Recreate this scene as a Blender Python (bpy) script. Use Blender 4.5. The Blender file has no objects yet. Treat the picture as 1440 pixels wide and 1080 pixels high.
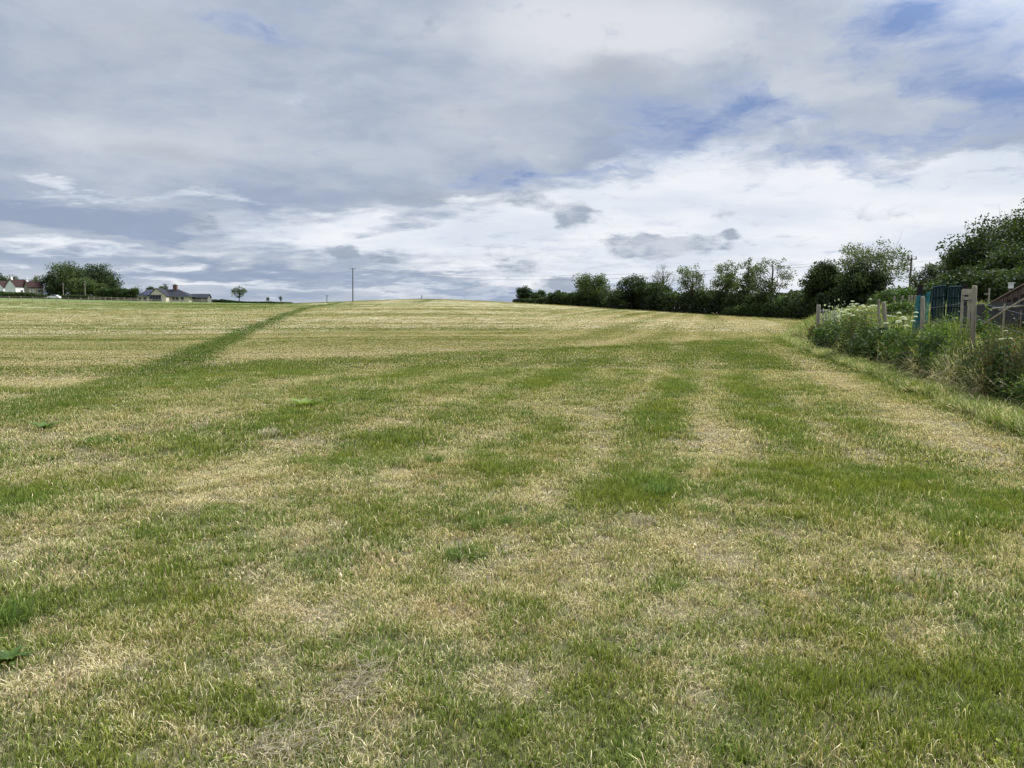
import bpy, math, random
import numpy as np
from mathutils import Vector

random.seed(7)
RS = np.random.RandomState(11)
sc = bpy.context.scene
COL = sc.collection
F = 1082.0            # focal length in photo pixels (1440 wide)
CAMZ = 1.6
TH = math.atan(100.0 / F)   # the phone is tipped slightly down
SUN_AZ, SUN_EL = math.radians(68), math.radians(55)   # azimuth clockwise from +Y

# ------------------------------------------------------------------ noise
def _h(i, j, s):
    n = (i * 374761393 + j * 668265263 + s * 1442695041) & 0xffffffff
    n = ((n ^ (n >> 13)) * 1274126177) & 0xffffffff
    n = n ^ (n >> 16)
    return (n & 0xffff) / 65535.0

def vnoise(x, y, s=0):
    x = np.asarray(x, float); y = np.asarray(y, float)
    i = np.floor(x).astype(np.int64); j = np.floor(y).astype(np.int64)
    fx = x - i; fy = y - j
    fx = fx * fx * (3 - 2 * fx); fy = fy * fy * (3 - 2 * fy)
    a = _h(i, j, s); b = _h(i + 1, j, s); c = _h(i, j + 1, s); d = _h(i + 1, j + 1, s)
    return (a * (1 - fx) + b * fx) * (1 - fy) + (c * (1 - fx) + d * fx) * fy

def fbm(x, y, s=0, o=4):
    t = 0; a = .5; w = 0
    for k in range(o):
        t = t + a * vnoise(x * 2 ** k + 17.3 * k, y * 2 ** k + 9.1 * k, s + k); w += a; a *= .55
    return t / w

def sstep(a, b, x):
    t = np.clip((x - a) / (b - a), 0, 1)
    return t * t * (3 - 2 * t)

# ------------------------------------------------------------------ terrain
def azpx(px): return math.degrees(math.atan((px - 720) / F))
RR = [0, 15, 30, 50, 80, 120, 160, 200, 240, 300, 380, 600, 1500]
TAB = [(-3000, [0, 0, 0, 0, 0, 0, 0, 0, 0, 0, 0, 0, 0]),
       (-900, [0, 0, 0, -.2, .3, 1.2, 2.2, 3.2, 4.2, 5.5, 7, 8, 0]),
       (0, [0, 0, -.1, -.2, .4, 1.3, 2.4, 3.6, 4.8, 6.4, 7.9, 8.5, 0]),
       (200, [0, 0, -.1, -.2, .4, 1.3, 2.3, 3.3, 4.2, 5.8, 6.8, 7, 0]),
       (400, [0, 0, 0, -.1, .5, 1.5, 2.6, 3.6, 4.2, 5.0, 5.2, 4, 0]),
       (450, [0, 0, 0, 0, .5, 1.6, 3.0, 4.1, 4.7, 4.7, 4.2, 2, 0]),
       (600, [0, 0, 0, 0, .6, 1.8, 3.5, 5.2, 6.4, 5.6, 3, 0, 0]),
       (720, [0, 0, 0, 0, .6, 1.7, 3.1, 4.3, 4.8, 4.2, 2, 0, 0]),
       (900, [0, 0, 0, .1, .6, 1.2, 1.8, 2.4, 2.7, 2.4, 1, 0, 0]),
       (1020, [0, 0, 0, .1, .4, .75, 1.0, 1.3, 1.5, 1.4, 1, 0, 0]),
       (1140, [0, 0, 0, .1, .2, .35, .5, .6, .6, .6, .6, 0, 0]),
       (1500, [0, 0, 0, .1, .2, .4, .6, .8, .8, .8, .8, 0, 0]),
       (6000, [0, 0, 0, 0, 0, 0, 0, 0, 0, 0, 0, 0, 0])]
NA, NR = 1441, 500
AZ = np.linspace(-180, 180, NA)
LR = np.linspace(math.log(.25), math.log(3000), NR)
_az = np.array([azpx(p) for p, _ in TAB])
_zt = np.array([[np.interp(r, RR, t) for r in np.exp(LR)] for _, t in TAB])
HG = np.empty((NA, NR))
for j in range(NR):
    HG[:, j] = np.interp(AZ, _az, _zt[:, j])
def blur(a, sig, ax):
    n = int(sig * 3); k = np.exp(-.5 * (np.arange(-n, n + 1) / sig) ** 2); k /= k.sum()
    p = [(0, 0), (0, 0)]; p[ax] = (n, n)
    b = np.pad(a, p, mode='edge')
    return np.apply_along_axis(lambda v: np.convolve(v, k, 'valid'), ax, b)
HG = blur(blur(HG, 9, 0), 5.5, 1)

def foot(y):       # x of the toe of the hedge bank on the right
    return np.where(y < 45, 5.0 + .25 * y, 16.25 + .40 * (y - 45)) + .35 * (fbm(y / 3.0, y * 0, 91) - .5)

def H(x, y):
    x = np.asarray(x, float); y = np.asarray(y, float)
    r = np.maximum(np.hypot(x, y), .26); a = np.degrees(np.arctan2(x, y))
    fi = (a + 180) / 360 * (NA - 1); fj = (np.log(r) - LR[0]) / (LR[-1] - LR[0]) * (NR - 1)
    i = np.clip(fi.astype(int), 0, NA - 2); j = np.clip(fj.astype(int), 0, NR - 2)
    u = fi - i; v = np.clip(fj - j, 0, 1)
    z = (HG[i, j] * (1 - u) + HG[i + 1, j] * u) * (1 - v) + (HG[i, j + 1] * (1 - u) + HG[i + 1, j + 1] * u) * v
    s = x - foot(y)
    bk = .55 * sstep(0, 1.6, s) + np.clip(s - 1.2, 0, 3.6) * .22 * sstep(16, 40, y) + np.clip(s - 1.2, 0, 6) * .05
    bk = bk * sstep(-2, 6, y) * (1 - .75 * sstep(90, 130, y))
    z = z + bk
    z = z + .05 * (fbm(x / 2.2, y / 2.2, 5, 3) - .5) * sstep(1, 8, r) + .25 * (fbm(x / 23, y / 23, 8, 2) - .5) * sstep(12, 60, r)
    return z
def Hs(x, y): return float(H(np.array([x]), np.array([y]))[0])

def ray(px, py):
    a = (px - 720) / F; b = (540 - py) / F
    return Vector((a, math.cos(TH) + b * math.sin(TH), b * math.cos(TH) - math.sin(TH)))
def at(px, py, Y):
    d = ray(px, py); t = Y / d.y
    return Vector((d.x * t, Y, CAMZ + d.z * t))
def ground(px, Y):
    x = (px - 720) / F * Y
    return Vector((x, Y, Hs(x, Y)))
def hit(px, py):           # where that line of sight meets the field
    d = ray(px, py); t = 1.0
    while t < 600:
        p = Vector((d.x * t, d.y * t, CAMZ + d.z * t))
        if p.z < Hs(p.x, p.y): return p
        t *= 1.01
    return p
def mpp(Y): return Y / F   # metres per photo pixel

# ------------------------------------------------------------------ greenness of the sward
def flat(px, py):
    d = ray(px, py); t = CAMZ / -d.z
    return d.x * t, d.y * t
BLOBS = []
for px, py, rx, ry, v in [
    (360, 690, 130, 30, -.40), (610, 690, 130, 22, -.35), (560, 790, 170, 40, -.32), (790, 790, 150, 50, -.42), (60, 765, 120, 35, -.38),
    (130, 645, 90, 24, -.36), (988, 545, 20, 50, -.65), (1025, 640, 50, 50, -.25), (850, 620, 70, 28, -.35), (1290, 585, 70, 22, -.6),
    (1345, 622, 60, 16, -.5), (1250, 790, 200, 50, -.35), (1010, 790, 90, 40, -.3), (430, 860, 90, 26, -.35), (285, 960, 80, 20, -.35),
    (960, 960, 60, 60, -.35), (1150, 535, 60, 12, -.45), (380, 620, 60, 12, -.5), (600, 600, 90, 12, -.3), (940, 620, 20, 12, -.4),
    (700, 560, 110, 12, -.3), (200, 590, 120, 12, -.25), (1200, 900, 120, 40, -.3), (620, 880, 80, 26, -.25), (60, 960, 60, 20, -.3),
    (1100, 720, 120, 20, -.3), (1390, 680, 50, 22, -.4), (820, 860, 40, 26, -.35), (110, 820, 70, 20, -.3), (770, 700, 60, 26, -.3),
    (880, 540, 30, 40, -.25), (560, 548, 200, 8, -.15), (1230, 650, 60, 14, -.2), (1330, 900, 90, 30, -.25),
    (300, 735, 150, 28, .4), (700, 640, 110, 30, .28), (640, 785, 50, 20, .4), (850, 985, 60, 80, .5), (770, 860, 60, 22, .3),
    (560, 960, 90, 50, .28), (130, 1010, 150, 40, .2), (330, 900, 100, 20, .25), (925, 690, 45, 14, .6), (1100, 600, 55, 80, .42),
    (900, 575, 60, 40, .35), (1220, 690, 130, 36, .45), (400, 1030, 70, 60, .35), (430, 530, 300, 20, .28), (60, 695, 110, 18, .4),
    (560, 620, 120, 12, .35), (1180, 990, 150, 60, .25), (20, 870, 50, 26, .5), (760, 600, 60, 20, .35), (960, 600, 30, 50, .3),
    (1370, 780, 70, 40, .3), (960, 830, 40, 60, .3), (250, 850, 120, 18, .3), (700, 1040, 120, 40, .25), (1050, 960, 40, 60, .2),
    (820, 505, 260, 10, .2), (1060, 510, 60, 24, .4), (480, 740, 60, 30, .2), (1000, 700, 200, 18, .2), (200, 700, 60, 14, .3)]:
    X, Y = flat(px, py); BLOBS.append((X, Y, rx * Y / F, ry * Y * Y / (F * CAMZ), v))

TRACK = [hit(p, q) for p, q in ((520, 423.5), (480, 425.5), (432, 433), (400, 444), (340, 468), (290, 490), (252, 512), (190, 535), (110, 557), (0, 584))]
TRACK = [(p.x, p.y) for p in TRACK] + [(-8, 8), (-6, 0)]
TRACK2 = [(p.x, p.y) for p in (hit(640, 418.8), hit(612, 421.5), hit(585, 425.5))]
def polyd(x, y, pts):
    best = np.full(np.shape(x), 1e9)
    for (ax, ay), (bx, by) in zip(pts[:-1], pts[1:]):
        vx, vy = bx - ax, by - ay
        t = np.clip(((x - ax) * vx + (y - ay) * vy) / (vx * vx + vy * vy), 0, 1)
        best = np.minimum(best, np.hypot(x - ax - t * vx, y - ay - t * vy))
    return best

def green(x, y):
    x = np.asarray(x, float); y = np.asarray(y, float)
    xb = np.interp(y, [0, 12, 23, 30, 36, 50, 115, 200], [-5, -8, -10, -3.3, 6, 18, 43, 60]) + 2.2 * (fbm(x / 6, y / 6, 33) - .5)
    head = sstep(-1.2, .8, (x - xb) / (1 + y * .02))
    # headland: rows run up beside the bank
    g = x - .25 * y + 1.1 * (fbm(x / 5, y / 5, 21, 2) - .5); al = y + .25 * x
    hd = .60 + 1.0 * (fbm(x / .9, y / 1.1, 40, 4) - .5) + .75 * (fbm(x / .27, y / .27, 43, 2) - .5) + .8 * (fbm(x / 3.4, y / 3.4, 44, 3) - .5) + .95 * (fbm(g / 1.0, al / 9, 50, 2) - .5) * sstep(4, 12, y)
    hd = hd + .13 * np.exp(-((x - xb - 2.5) / 3.5) ** 2) * sstep(10, 20, y) + .06 * sstep(8, 16, y) + .12 * sstep(5, 2.5, y)
    g0 = x - .25 * y + .22 * (fbm(al / 5, g / 5, 22, 2) - .5)
    for gc_, gw, gv in ((.08, .20, -.60), (-.62, .34, .32), (-1.30, .26, -.45), (-2.05, .30, .22), (-2.8, .35, -.32), (1.0, .36, .38), (1.75, .22, -.12), (2.3, .3, .30), (3.2, .42, -.62), (4.1, .3, .25), (-3.7, .4, .25), (-4.7, .4, -.25), (-6.8, .5, -.22), (-5.8, .45, .2)):
        hd = hd + gv * np.exp(-((g0 - gc_) / gw) ** 2) * (.35 + .65 * sstep(5, 9, y)) * (.15 + 1.3 * fbm(al / 2.2, g * 0 + gc_ * 3, 57, 2)) * (1 - .5 * sstep(24, 40, y))
    hd = .5 + (hd - .5) * .9
    for X, Y, a, b, v in BLOBS:
        hd = hd + v * .72 * np.exp(-((x - X) / a) ** 2 - ((y - Y) / b) ** 2)
    hd = .54 + (hd - .54) * (.88 - .10 * sstep(9, 16, y)) + .55 * (fbm(x / .16, y / .22, 47, 2) - .5)
    # the slope: rows lie across it on the left, swing towards the hedge on the right
    f = y + 3.0 * (fbm(x / 30, y / 30, 60, 2) - .5); q = x - .25 * y + 1.5 * (fbm(x / 20, y / 20, 61, 2) - .5)
    wr = sstep(.0, .13, x / np.maximum(y, 1.0))
    la = 1.5 * (fbm(f / 1.5, x / 40, 70, 3) - .5) + .10 * np.sin(f * 2 * math.pi / 5.2 + 4 * fbm(x / 20, f / 9, 79, 2))
    lb = 1.1 * (fbm(q / 1.3, y / 60, 71, 3) - .5) + .22 * np.sin(q * 2 * math.pi / 4.0)
    hl = .33 + la * (1 - wr) + lb * wr + .5 * (fbm(x / 2.2, y / 1.6, 74, 3) - .5) + .6 * (fbm(x / 38, y / 26, 77, 2) - .5) - .05 * wr
    hl = hl + .45 * sstep(105, 190, y) * sstep(-20, -55, x) + .5 * sstep(205, 228, y) * sstep(5, -10, x)
    t = polyd(x, y, TRACK); w = np.interp(y, [0, 20, 30, 60, 120, 230], [.8, .9, 1.0, .9, .9, 1.3]); w = w * (.75 + .5 * fbm(x / 4, y / 4, 81))
    tr = 1 - sstep(.75, 1.25, t / w)
    t2 = polyd(x, y, TRACK2); tr = np.maximum(tr, (1 - sstep(.7, 1.6, t2 / 1.3)) * .8)
    o = hd * head + hl * (1 - head)
    s = x - foot(y)
    o = np.maximum(o, .68 * sstep(-1.1, 1.4, s) * (1 - .2 * sstep(90, 120, y)) + .0)
    o = np.maximum(o, tr * (.76 + .08 * sstep(20, 28, y) + .25 * (fbm(x / 1.4, y / 1.4, 84) - .5)))
    return np.clip(o, 0, 1), tr * np.maximum(.6, sstep(19, 25, y)) * (y > 10)

# ------------------------------------------------------------------ helpers: objects
def tag(o, label=None, cat=None, group=None, kind=None):
    if label: o['label'] = label
    if cat: o['category'] = cat
    if group: o['group'] = group
    if kind: o['kind'] = kind
    return o
def empty(name, loc, rz=0.0):
    o = bpy.data.objects.new(name, None); COL.objects.link(o)
    o.empty_display_size = .2; o.location = loc; o.rotation_euler = (0, 0, rz)
    return o
def mesh_np(name, V, faces, mat, parent=None, attrs=None, smooth=False, link=True):
    """V (n,3); faces (m,k) array or list of tuples"""
    me = bpy.data.meshes.new(name)
    V = np.asarray(V, np.float32)
    if isinstance(faces, np.ndarray):
        m, k = faces.shape
        me.vertices.add(len(V)); me.vertices.foreach_set('co', V.ravel())
        me.loops.add(m * k); me.loops.foreach_set('vertex_index', faces.astype(np.int32).ravel())
        me.polygons.add(m); me.polygons.foreach_set('loop_start', np.arange(0, m * k, k, dtype=np.int32))
        me.polygons.foreach_set('loop_total', np.full(m, k, np.int32))
        me.update(calc_edges=True)
    else:
        me.from_pydata([tuple(v) for v in V], [], faces); me.update()
    if smooth: me.polygons.foreach_set('use_smooth', [True] * len(me.polygons))
    for an, av in (attrs or {}).items():
        a = me.attributes.new(an, 'FLOAT', 'POINT'); a.data.foreach_set('value', np.asarray(av, np.float32))
    if mat: me.materials.append(mat)
    o = bpy.data.objects.new(name, me)
    if link: COL.objects.link(o)
    if parent is not None: o.parent = parent
    return o

class MB:
    """collects simple shapes into one mesh"""
    def __init__(s): s.v = []; s.f = []
    def add(s, V, Fc):
        n = len(s.v); s.v += [tuple(v) for v in V]; s.f += [tuple(i + n for i in f) for f in Fc]
    def box(s, c, size, rz=0, ry=0, rx=0, taper=1.0):
        from mathutils import Euler
        R = Euler((rx, ry, rz)).to_matrix(); c = Vector(c); x, y, z = [q / 2 for q in size]
        V = [c + R @ Vector((sx * x * (taper if sz > 0 else 1), sy * y * (taper if sz > 0 else 1), sz * z)) for sz in (-1, 1) for sy in (-1, 1) for sx in (-1, 1)]
        s.add(V, [(0, 2, 3, 1), (4, 5, 7, 6), (0, 1, 5, 4), (2, 6, 7, 3), (0, 4, 6, 2), (1, 3, 7, 5)])
    def tube(s, pts, rad, n=8, cap=True):
        pts = [Vector(p) for p in pts]; V = []
        if not hasattr(rad, '__len__'): rad = [rad] * len(pts)
        for i, p in enumerate(pts):
            d = (pts[min(i + 1, len(pts) - 1)] - pts[max(i - 1, 0)]).normalized()
            a = d.orthogonal().normalized() if abs(d.z) > .9 else d.cross(Vector((0, 0, 1))).normalized()
            b = d.cross(a)
            for k in range(n):
                t = 2 * math.pi * k / n; V.append(p + (a * math.cos(t) + b * math.sin(t)) * rad[i])
        Fc = [(i * n + k, i * n + (k + 1) % n, (i + 1) * n + (k + 1) % n, (i + 1) * n + k) for i in range(len(pts) - 1) for k in range(n)]
        if cap: Fc += [tuple(range(n))[::-1], tuple((len(pts) - 1) * n + k for k in range(n))]
        s.add(V, Fc)
    def build(s, name, mat, parent=None, smooth=False):
        return mesh_np(name, s.v, s.f, mat, parent, smooth=smooth)

# ------------------------------------------------------------------ helpers: materials
def newmat(name):
    m = bpy.data.materials.new(name); m.use_nodes = True
    nt = m.node_tree; nt.nodes.clear()
    out = nt.nodes.new('ShaderNodeOutputMaterial')
    return m, nt, out
class N:
    def __init__(s, nt): s.nt = nt
    def _in(s, sock, v):
        if v is None: return
        if isinstance(v, bpy.types.NodeSocket): s.nt.links.new(v, sock)
        else: sock.default_value = v
    def math(s, op, a, b=None, c=None, clamp=False):
        n = s.nt.nodes.new('ShaderNodeMath'); n.operation = op; n.use_clamp = clamp
        s._in(n.inputs[0], a); s._in(n.inputs[1], b); s._in(n.inputs[2], c); return n.outputs[0]
    def vmath(s, op, a, b=None, c=None):
        n = s.nt.nodes.new('ShaderNodeVectorMath'); n.operation = op
        s._in(n.inputs[0], a); s._in(n.inputs[1], b); s._in(n.inputs[2], c)
        return n.outputs[1] if op in ('LENGTH', 'DOT_PRODUCT', 'DISTANCE') else n.outputs[0]
    def noise(s, vec, scale, detail=4, rough=.55, dist=0.0, color=False):
        n = s.nt.nodes.new('ShaderNodeTexNoise'); s._in(n.inputs['Vector'], vec)
        n.inputs['Scale'].default_value = scale; n.inputs['Detail'].default_value = detail
        n.inputs['Roughness'].default_value = rough; n.inputs['Distortion'].default_value = dist
        return n.outputs['Color' if color else 'Fac']
    def mix(s, f, a, b, blend='MIX'):
        n = s.nt.nodes.new('ShaderNodeMix'); n.data_type = 'RGBA'; n.blend_type = blend
        s._in(n.inputs[0], f)
        for k, v in ((6, a), (7, b)):
            if isinstance(v, bpy.types.NodeSocket): s.nt.links.new(v, n.inputs[k])
            else: n.inputs[k].default_value = (*v[:3], 1)
        return n.outputs[2]
    def maprange(s, v, a, b, c=0, d=1, smooth=True):
        n = s.nt.nodes.new('ShaderNodeMapRange'); n.interpolation_type = 'SMOOTHSTEP' if smooth else 'LINEAR'
        s._in(n.inputs[0], v)
        for k, q in zip((1, 2, 3, 4), (a, b, c, d)): n.inputs[k].default_value = q
        return n.outputs[0]
    def attr(s, name, typ='GEOMETRY'):
        n = s.nt.nodes.new('ShaderNodeAttribute'); n.attribute_name = name; n.attribute_type = typ
        return n.outputs['Fac']
    def pos(s): return s.nt.nodes.new('ShaderNodeNewGeometry').outputs['Position']
    def obj(s): return s.nt.nodes.new('ShaderNodeTexCoord').outputs['Object']
    def comb(s, x, y, z):
        n = s.nt.nodes.new('ShaderNodeCombineXYZ'); s._in(n.inputs[0], x); s._in(n.inputs[1], y); s._in(n.inputs[2], z); return n.outputs[0]
    def sep(s, v):
        n = s.nt.nodes.new('ShaderNodeSeparateXYZ'); s._in(n.inputs[0], v); return n.outputs
    def bump(s, h, strength=.4, dist=.05):
        n = s.nt.nodes.new('ShaderNodeBump'); n.inputs['Strength'].default_value = strength; n.inputs['Distance'].default_value = dist
        s._in(n.inputs['Height'], h); return n.outputs[0]
    def bsdf(s, col, rough=.8, spec=.2, normal=None, **kw):
        n = s.nt.nodes.new('ShaderNodeBsdfPrincipled')
        if isinstance(col, bpy.types.NodeSocket): s.nt.links.new(col, n.inputs['Base Color'])
        else: n.inputs['Base Color'].default_value = (*col[:3], 1)
        s._in(n.inputs['Roughness'], rough); n.inputs['Specular IOR Level'].default_value = spec
        if normal is not None: s.nt.links.new(normal, n.inputs['Normal'])
        for k, v in kw.items(): n.inputs[k].default_value = v
        return n.outputs[0]
    def translucent(s, col):
        n = s.nt.nodes.new('ShaderNodeBsdfTranslucent'); s._in(n.inputs[0], col if isinstance(col, bpy.types.NodeSocket) else (*col, 1)); return n.outputs[0]
    def transparent(s): return s.nt.nodes.new('ShaderNodeBsdfTransparent').outputs[0]
    def mixsh(s, f, a, b):
        n = s.nt.nodes.new('ShaderNodeMixShader'); s._in(n.inputs[0], f); s.nt.links.new(a, n.inputs[1]); s.nt.links.new(b, n.inputs[2]); return n.outputs[0]

def simple(name, col, col2=None, scale=4.0, stretch=(1, 1, 1), rough=.8, spec=.2, bump=.3, bdist=.02, metallic=0.0):
    """a surface mottled between two colours, with bump"""
    m, nt, out = newmat(name); n = N(nt)
    v = n.vmath('MULTIPLY', n.obj(), stretch)
    f = n.noise(v, scale, 6, .65)
    col2 = col2 or tuple(c * .6 for c in col)
    c = n.mix(n.maprange(f, .3, .7), col2, col)
    f2 = n.noise(v, scale * 5, 3)
    c = n.mix(.35, c, n.mix(n.maprange(f2, .35, .65), (.3, .3, .3), (1.0, 1.0, 1.0)), 'MULTIPLY')
    sh = n.bsdf(c, rough, spec, n.bump(f2, bump, bdist), Metallic=metallic)
    nt.links.new(sh, out.inputs[0]); return m

def foliage_mat(name, dark, light, warm=None, trans=.35, clump=.35):
    """leaves: a random tone per leaf, broad light and dark clumps through the crown"""
    m, nt, out = newmat(name); n = N(nt)
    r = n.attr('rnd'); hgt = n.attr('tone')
    big = n.noise(n.pos(), clump, 3, .5)
    f = n.math('ADD', n.math('MULTIPLY', r, .55), n.math('MULTIPLY', n.maprange(big, .35, .65), .45))
    c = n.mix(f, dark, light)
    if warm: c = n.mix(n.maprange(n.math('FRACT', n.math('MULTIPLY', r, 13.7)), .86, .95), c, warm)
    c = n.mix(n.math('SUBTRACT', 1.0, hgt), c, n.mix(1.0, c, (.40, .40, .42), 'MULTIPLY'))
    a = n.bsdf(c, .6, .2)
    nt.links.new(n.mixsh(trans, a, n.translucent(n.mix(1.0, c, (1.2, 1.25, .6), 'MULTIPLY'))), out.inputs[0])
    return m

M = {}
M['bark'] = simple('bark', (.10, .085, .065), (.045, .038, .03), 3, (1, 1, .3), .9, .1, .6, .05)
M['bark_pale'] = simple('bark_pale', (.20, .18, .15), (.09, .08, .065), 3, (1, 1, .3), .9, .1, .6, .05)
M['oak_leaf'] = foliage_mat('oak_leaf', (.026, .046, .014), (.115, .155, .045))
M['dark_leaf'] = foliage_mat('dark_leaf', (.013, .025, .009), (.068, .098, .030))
M['ash_leaf'] = foliage_mat('ash_leaf', (.045, .068, .024), (.155, .195, .070))
M['grey_leaf'] = foliage_mat('grey_leaf', (.04, .055, .035), (.13, .155, .09))
M['hedge_leaf'] = foliage_mat('hedge_leaf', (.022, .042, .012), (.085, .125, .035))
M['nettle_leaf'] = foliage_mat('nettle_leaf', (.025, .055, .012), (.135, .205, .05), None, .4, 2.0)
M['bramble_leaf'] = foliage_mat('bramble_leaf', (.015, .036, .009), (.085, .145, .032), (.17, .20, .07), .35, 1.6)
M['dock_leaf'] = foliage_mat('dock_leaf', (.06, .06, .022), (.18, .16, .06), (.24, .11, .065), .35, 2.0)
M['lime_leaf'] = foliage_mat('lime_leaf', (.08, .13, .025), (.22, .29, .07), None, .45, 2.0)
M['silver_leaf'] = foliage_mat('silver_leaf', (.16, .20, .12), (.62, .66, .54), None, .35, 2.0)
M['petal'] = foliage_mat('petal', (.42, .45, .34), (.80, .80, .72), None, .3, 3.0)
M['stem'] = simple('stem', (.12, .16, .05), (.08, .10, .04), 8, rough=.7)
M['post'] = simple('post', (.42, .37, .28), (.21, .18, .135), 9, (1, 1, .12), .9, .1, .8, .02)
M['pale_wood'] = simple('pale_wood', (.52, .46, .34), (.34, .29, .21), 9, (1, 1, .2), .8, .2, .4, .01)
M['dark_wood'] = simple('dark_wood', (.035, .026, .022), (.018, .014, .013), 8, (1, 1, .2), .8, .2, .5, .01)
M['orange_wood'] = simple('orange_wood', (.13, .065, .035), (.035, .022, .016), 5, (1, 1, .3), .75, .2, .5, .01)
M['pole'] = simple('pole', (.13, .11, .095), (.07, .06, .05), 4, (1, 1, .1), .9, .1, .5, .02)
M['wire'] = simple('wire', (.16, .16, .17), (.10, .10, .10), 4, rough=.5, spec=.4)
M['metal'] = simple('metal', (.22, .23, .24), (.13, .13, .14), 4, rough=.5, spec=.4, metallic=.4)
M['render_white'] = simple('render_white', (.90, .89, .86), (.84, .83, .79), 1.2, rough=.9)
M['render_cream'] = simple('render_cream', (.74, .66, .50), (.64, .57, .42), 1.2, rough=.9)
M['rubble_stone'] = simple('rubble_stone', (.40, .36, .27), (.20, .18, .14), 2.5, rough=.95)
M['grey_stone'] = simple('grey_stone', (.22, .22, .19), (.12, .12, .10), 2.0, rough=.95)
M['tile_red'] = simple('tile_red', (.06, .034, .030), (.034, .022, .02), 2.0, (1, 1, 3), .95, .05)
M['slate'] = simple('slate', (.05, .052, .06), (.03, .031, .037), 1.6, (1, 1, 3), .9, .05)
M['glass'] = simple('glass', (.03, .04, .06), (.015, .02, .03), 1, rough=.12, spec=.6, bump=0)
M['solar'] = simple('solar', (.02, .03, .07), (.012, .018, .045), 1, rough=.2, spec=.6, bump=0)
M['teal'] = simple('teal', (.008, .040, .046), (.004, .02, .025), 6, rough=.6)
M['white_paint'] = simple('white_paint', (.80, .80, .79), (.74, .74, .73), 1, rough=.3, spec=.5, bump=0)
M['rubber'] = simple('rubber', (.02, .02, .02), (.012, .012, .012), 3, rough=.8)
M['grey_sheet'] = simple('grey_sheet', (.075, .075, .075), (.04, .04, .04), 1.5, (1, 1, 3), .7)
M['brick'] = simple('brick', (.22, .12, .08), (.12, .07, .05), 3, rough=.9)
M['twig'] = simple('twig', (.09, .07, .055), (.045, .035, .03), 8, rough=.9)

def net_mat():
    m, nt, out = newmat('teal_net'); n = N(nt)
    v = n.obj(); s = n.sep(v)
    f = n.noise(v, 60, 2)
    c = n.mix(n.noise(v, 2.5, 3), (.012, .075, .08), (.035, .16, .165))
    sh = n.mixsh(.35, n.bsdf(c, .7, .2), n.translucent(c))
    nt.links.new(n.mixsh(n.maprange(f, .52, .56, 0, .75), sh, n.transparent()), out.inputs[0]); return m
M['net'] = net_mat()

# sward blades
def blade_mat(name, tall=False):
    m, nt, out = newmat(name); n = N(nt)
    r = n.attr('rnd'); t = n.attr('tip'); g = n.attr('green', 'INSTANCER'); ir = n.attr('irnd', 'INSTANCER'); dk = n.attr('dark', 'INSTANCER')
    P = n.pos()
    fine = n.noise(P, 5.5, 3, .6)
    # green share of the blades follows the patch, each blade decides by its own number
    thr = n.math('ADD', n.math('MULTIPLY', g, 1.10), n.math('MULTIPLY', n.math('SUBTRACT', fine, .5), .9))
    r1 = n.math('FRACT', n.math('ADD', r, n.math('MULTIPLY', ir, 7.31)))
    isg = n.maprange(n.math('SUBTRACT', thr, r1), -.06, .06)
    r2 = n.math('FRACT', n.math('MULTIPLY', r1, 17.13))
    gc = n.mix(r2, (.068, .118, .018), (.275, .345, .085))
    gc = n.mix(n.maprange(n.noise(P, .9, 2), .35, .68), gc, n.mix(1.0, gc, (1.25, 1.05, .8), 'MULTIPLY'))
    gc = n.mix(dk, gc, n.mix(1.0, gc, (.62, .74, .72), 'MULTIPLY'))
    sc_ = n.mix(r2, (.36, .275, .14), (.98, .85, .54))
    sc_ = n.mix(n.maprange(n.noise(P, 1.7, 3), .45, .8), sc_, n.mix(1.0, sc_, (.84, .72, .64), 'MULTIPLY'))
    c = n.mix(isg, sc_, gc)
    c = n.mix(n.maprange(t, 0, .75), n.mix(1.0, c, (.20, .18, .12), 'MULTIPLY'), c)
    a = n.bsdf(c, .7, .08)
    tr = n.translucent(n.mix(1.0, c, (1.15, 1.2, .6), 'MULTIPLY'))
    nt.links.new(n.mixsh(.34, a, tr), out.inputs[0]); return m
M['blade'] = blade_mat('grass_blade')

def ground_mat():
    m, nt, out = newmat('meadow_ground'); n = N(nt)
    P = n.pos(); g = n.attr('green'); dk = n.attr('dark'); far = n.attr('far')
    s1 = n.noise(P, 14, 5, .7); s2 = n.noise(P, 2.2, 4, .65)
    sx = n.noise(n.vmath('MULTIPLY', P, (.5, 2.0, 1)), 1.3, 5, .7)
    gg = n.math('ADD', g, n.math('MULTIPLY', n.math('SUBTRACT', s1, .5), .8))
    gg = n.math('ADD', gg, n.math('MULTIPLY', n.math('SUBTRACT', s2, .5), .7))
    gg = n.math('ADD', gg, n.math('MULTIPLY', n.math('MULTIPLY', n.math('SUBTRACT', sx, .5), .8), far))
    f = n.maprange(gg, .12, .85)
    gc = n.mix(s2, (.075, .105, .030), (.150, .185, .060))
    gc = n.mix(dk, gc, n.mix(1.0, gc, (.62, .74, .72), 'MULTIPLY'))
    st = n.mix(n.maprange(s1, .3, .7), (.26, .215, .125), (.50, .455, .30))
    st = n.mix(n.maprange(n.noise(P, .6, 3), .5, .7), st, n.mix(1.0, st, (.82, .70, .62), 'MULTIPLY'))
    c = n.mix(f, st, gc)
    # under the near blades lies brown thatch
    th = n.mix(s1, (.035, .028, .015), (.10, .085, .045))
    c = n.mix(n.maprange(far, 0, 1, .75, 0, False), c, th)
    sh = n.bsdf(c, .95, .05, n.bump(n.noise(P, 9, 5, .7), .7, .06))
    nt.links.new(sh, out.inputs[0]); return m
M['ground'] = ground_mat()

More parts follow.
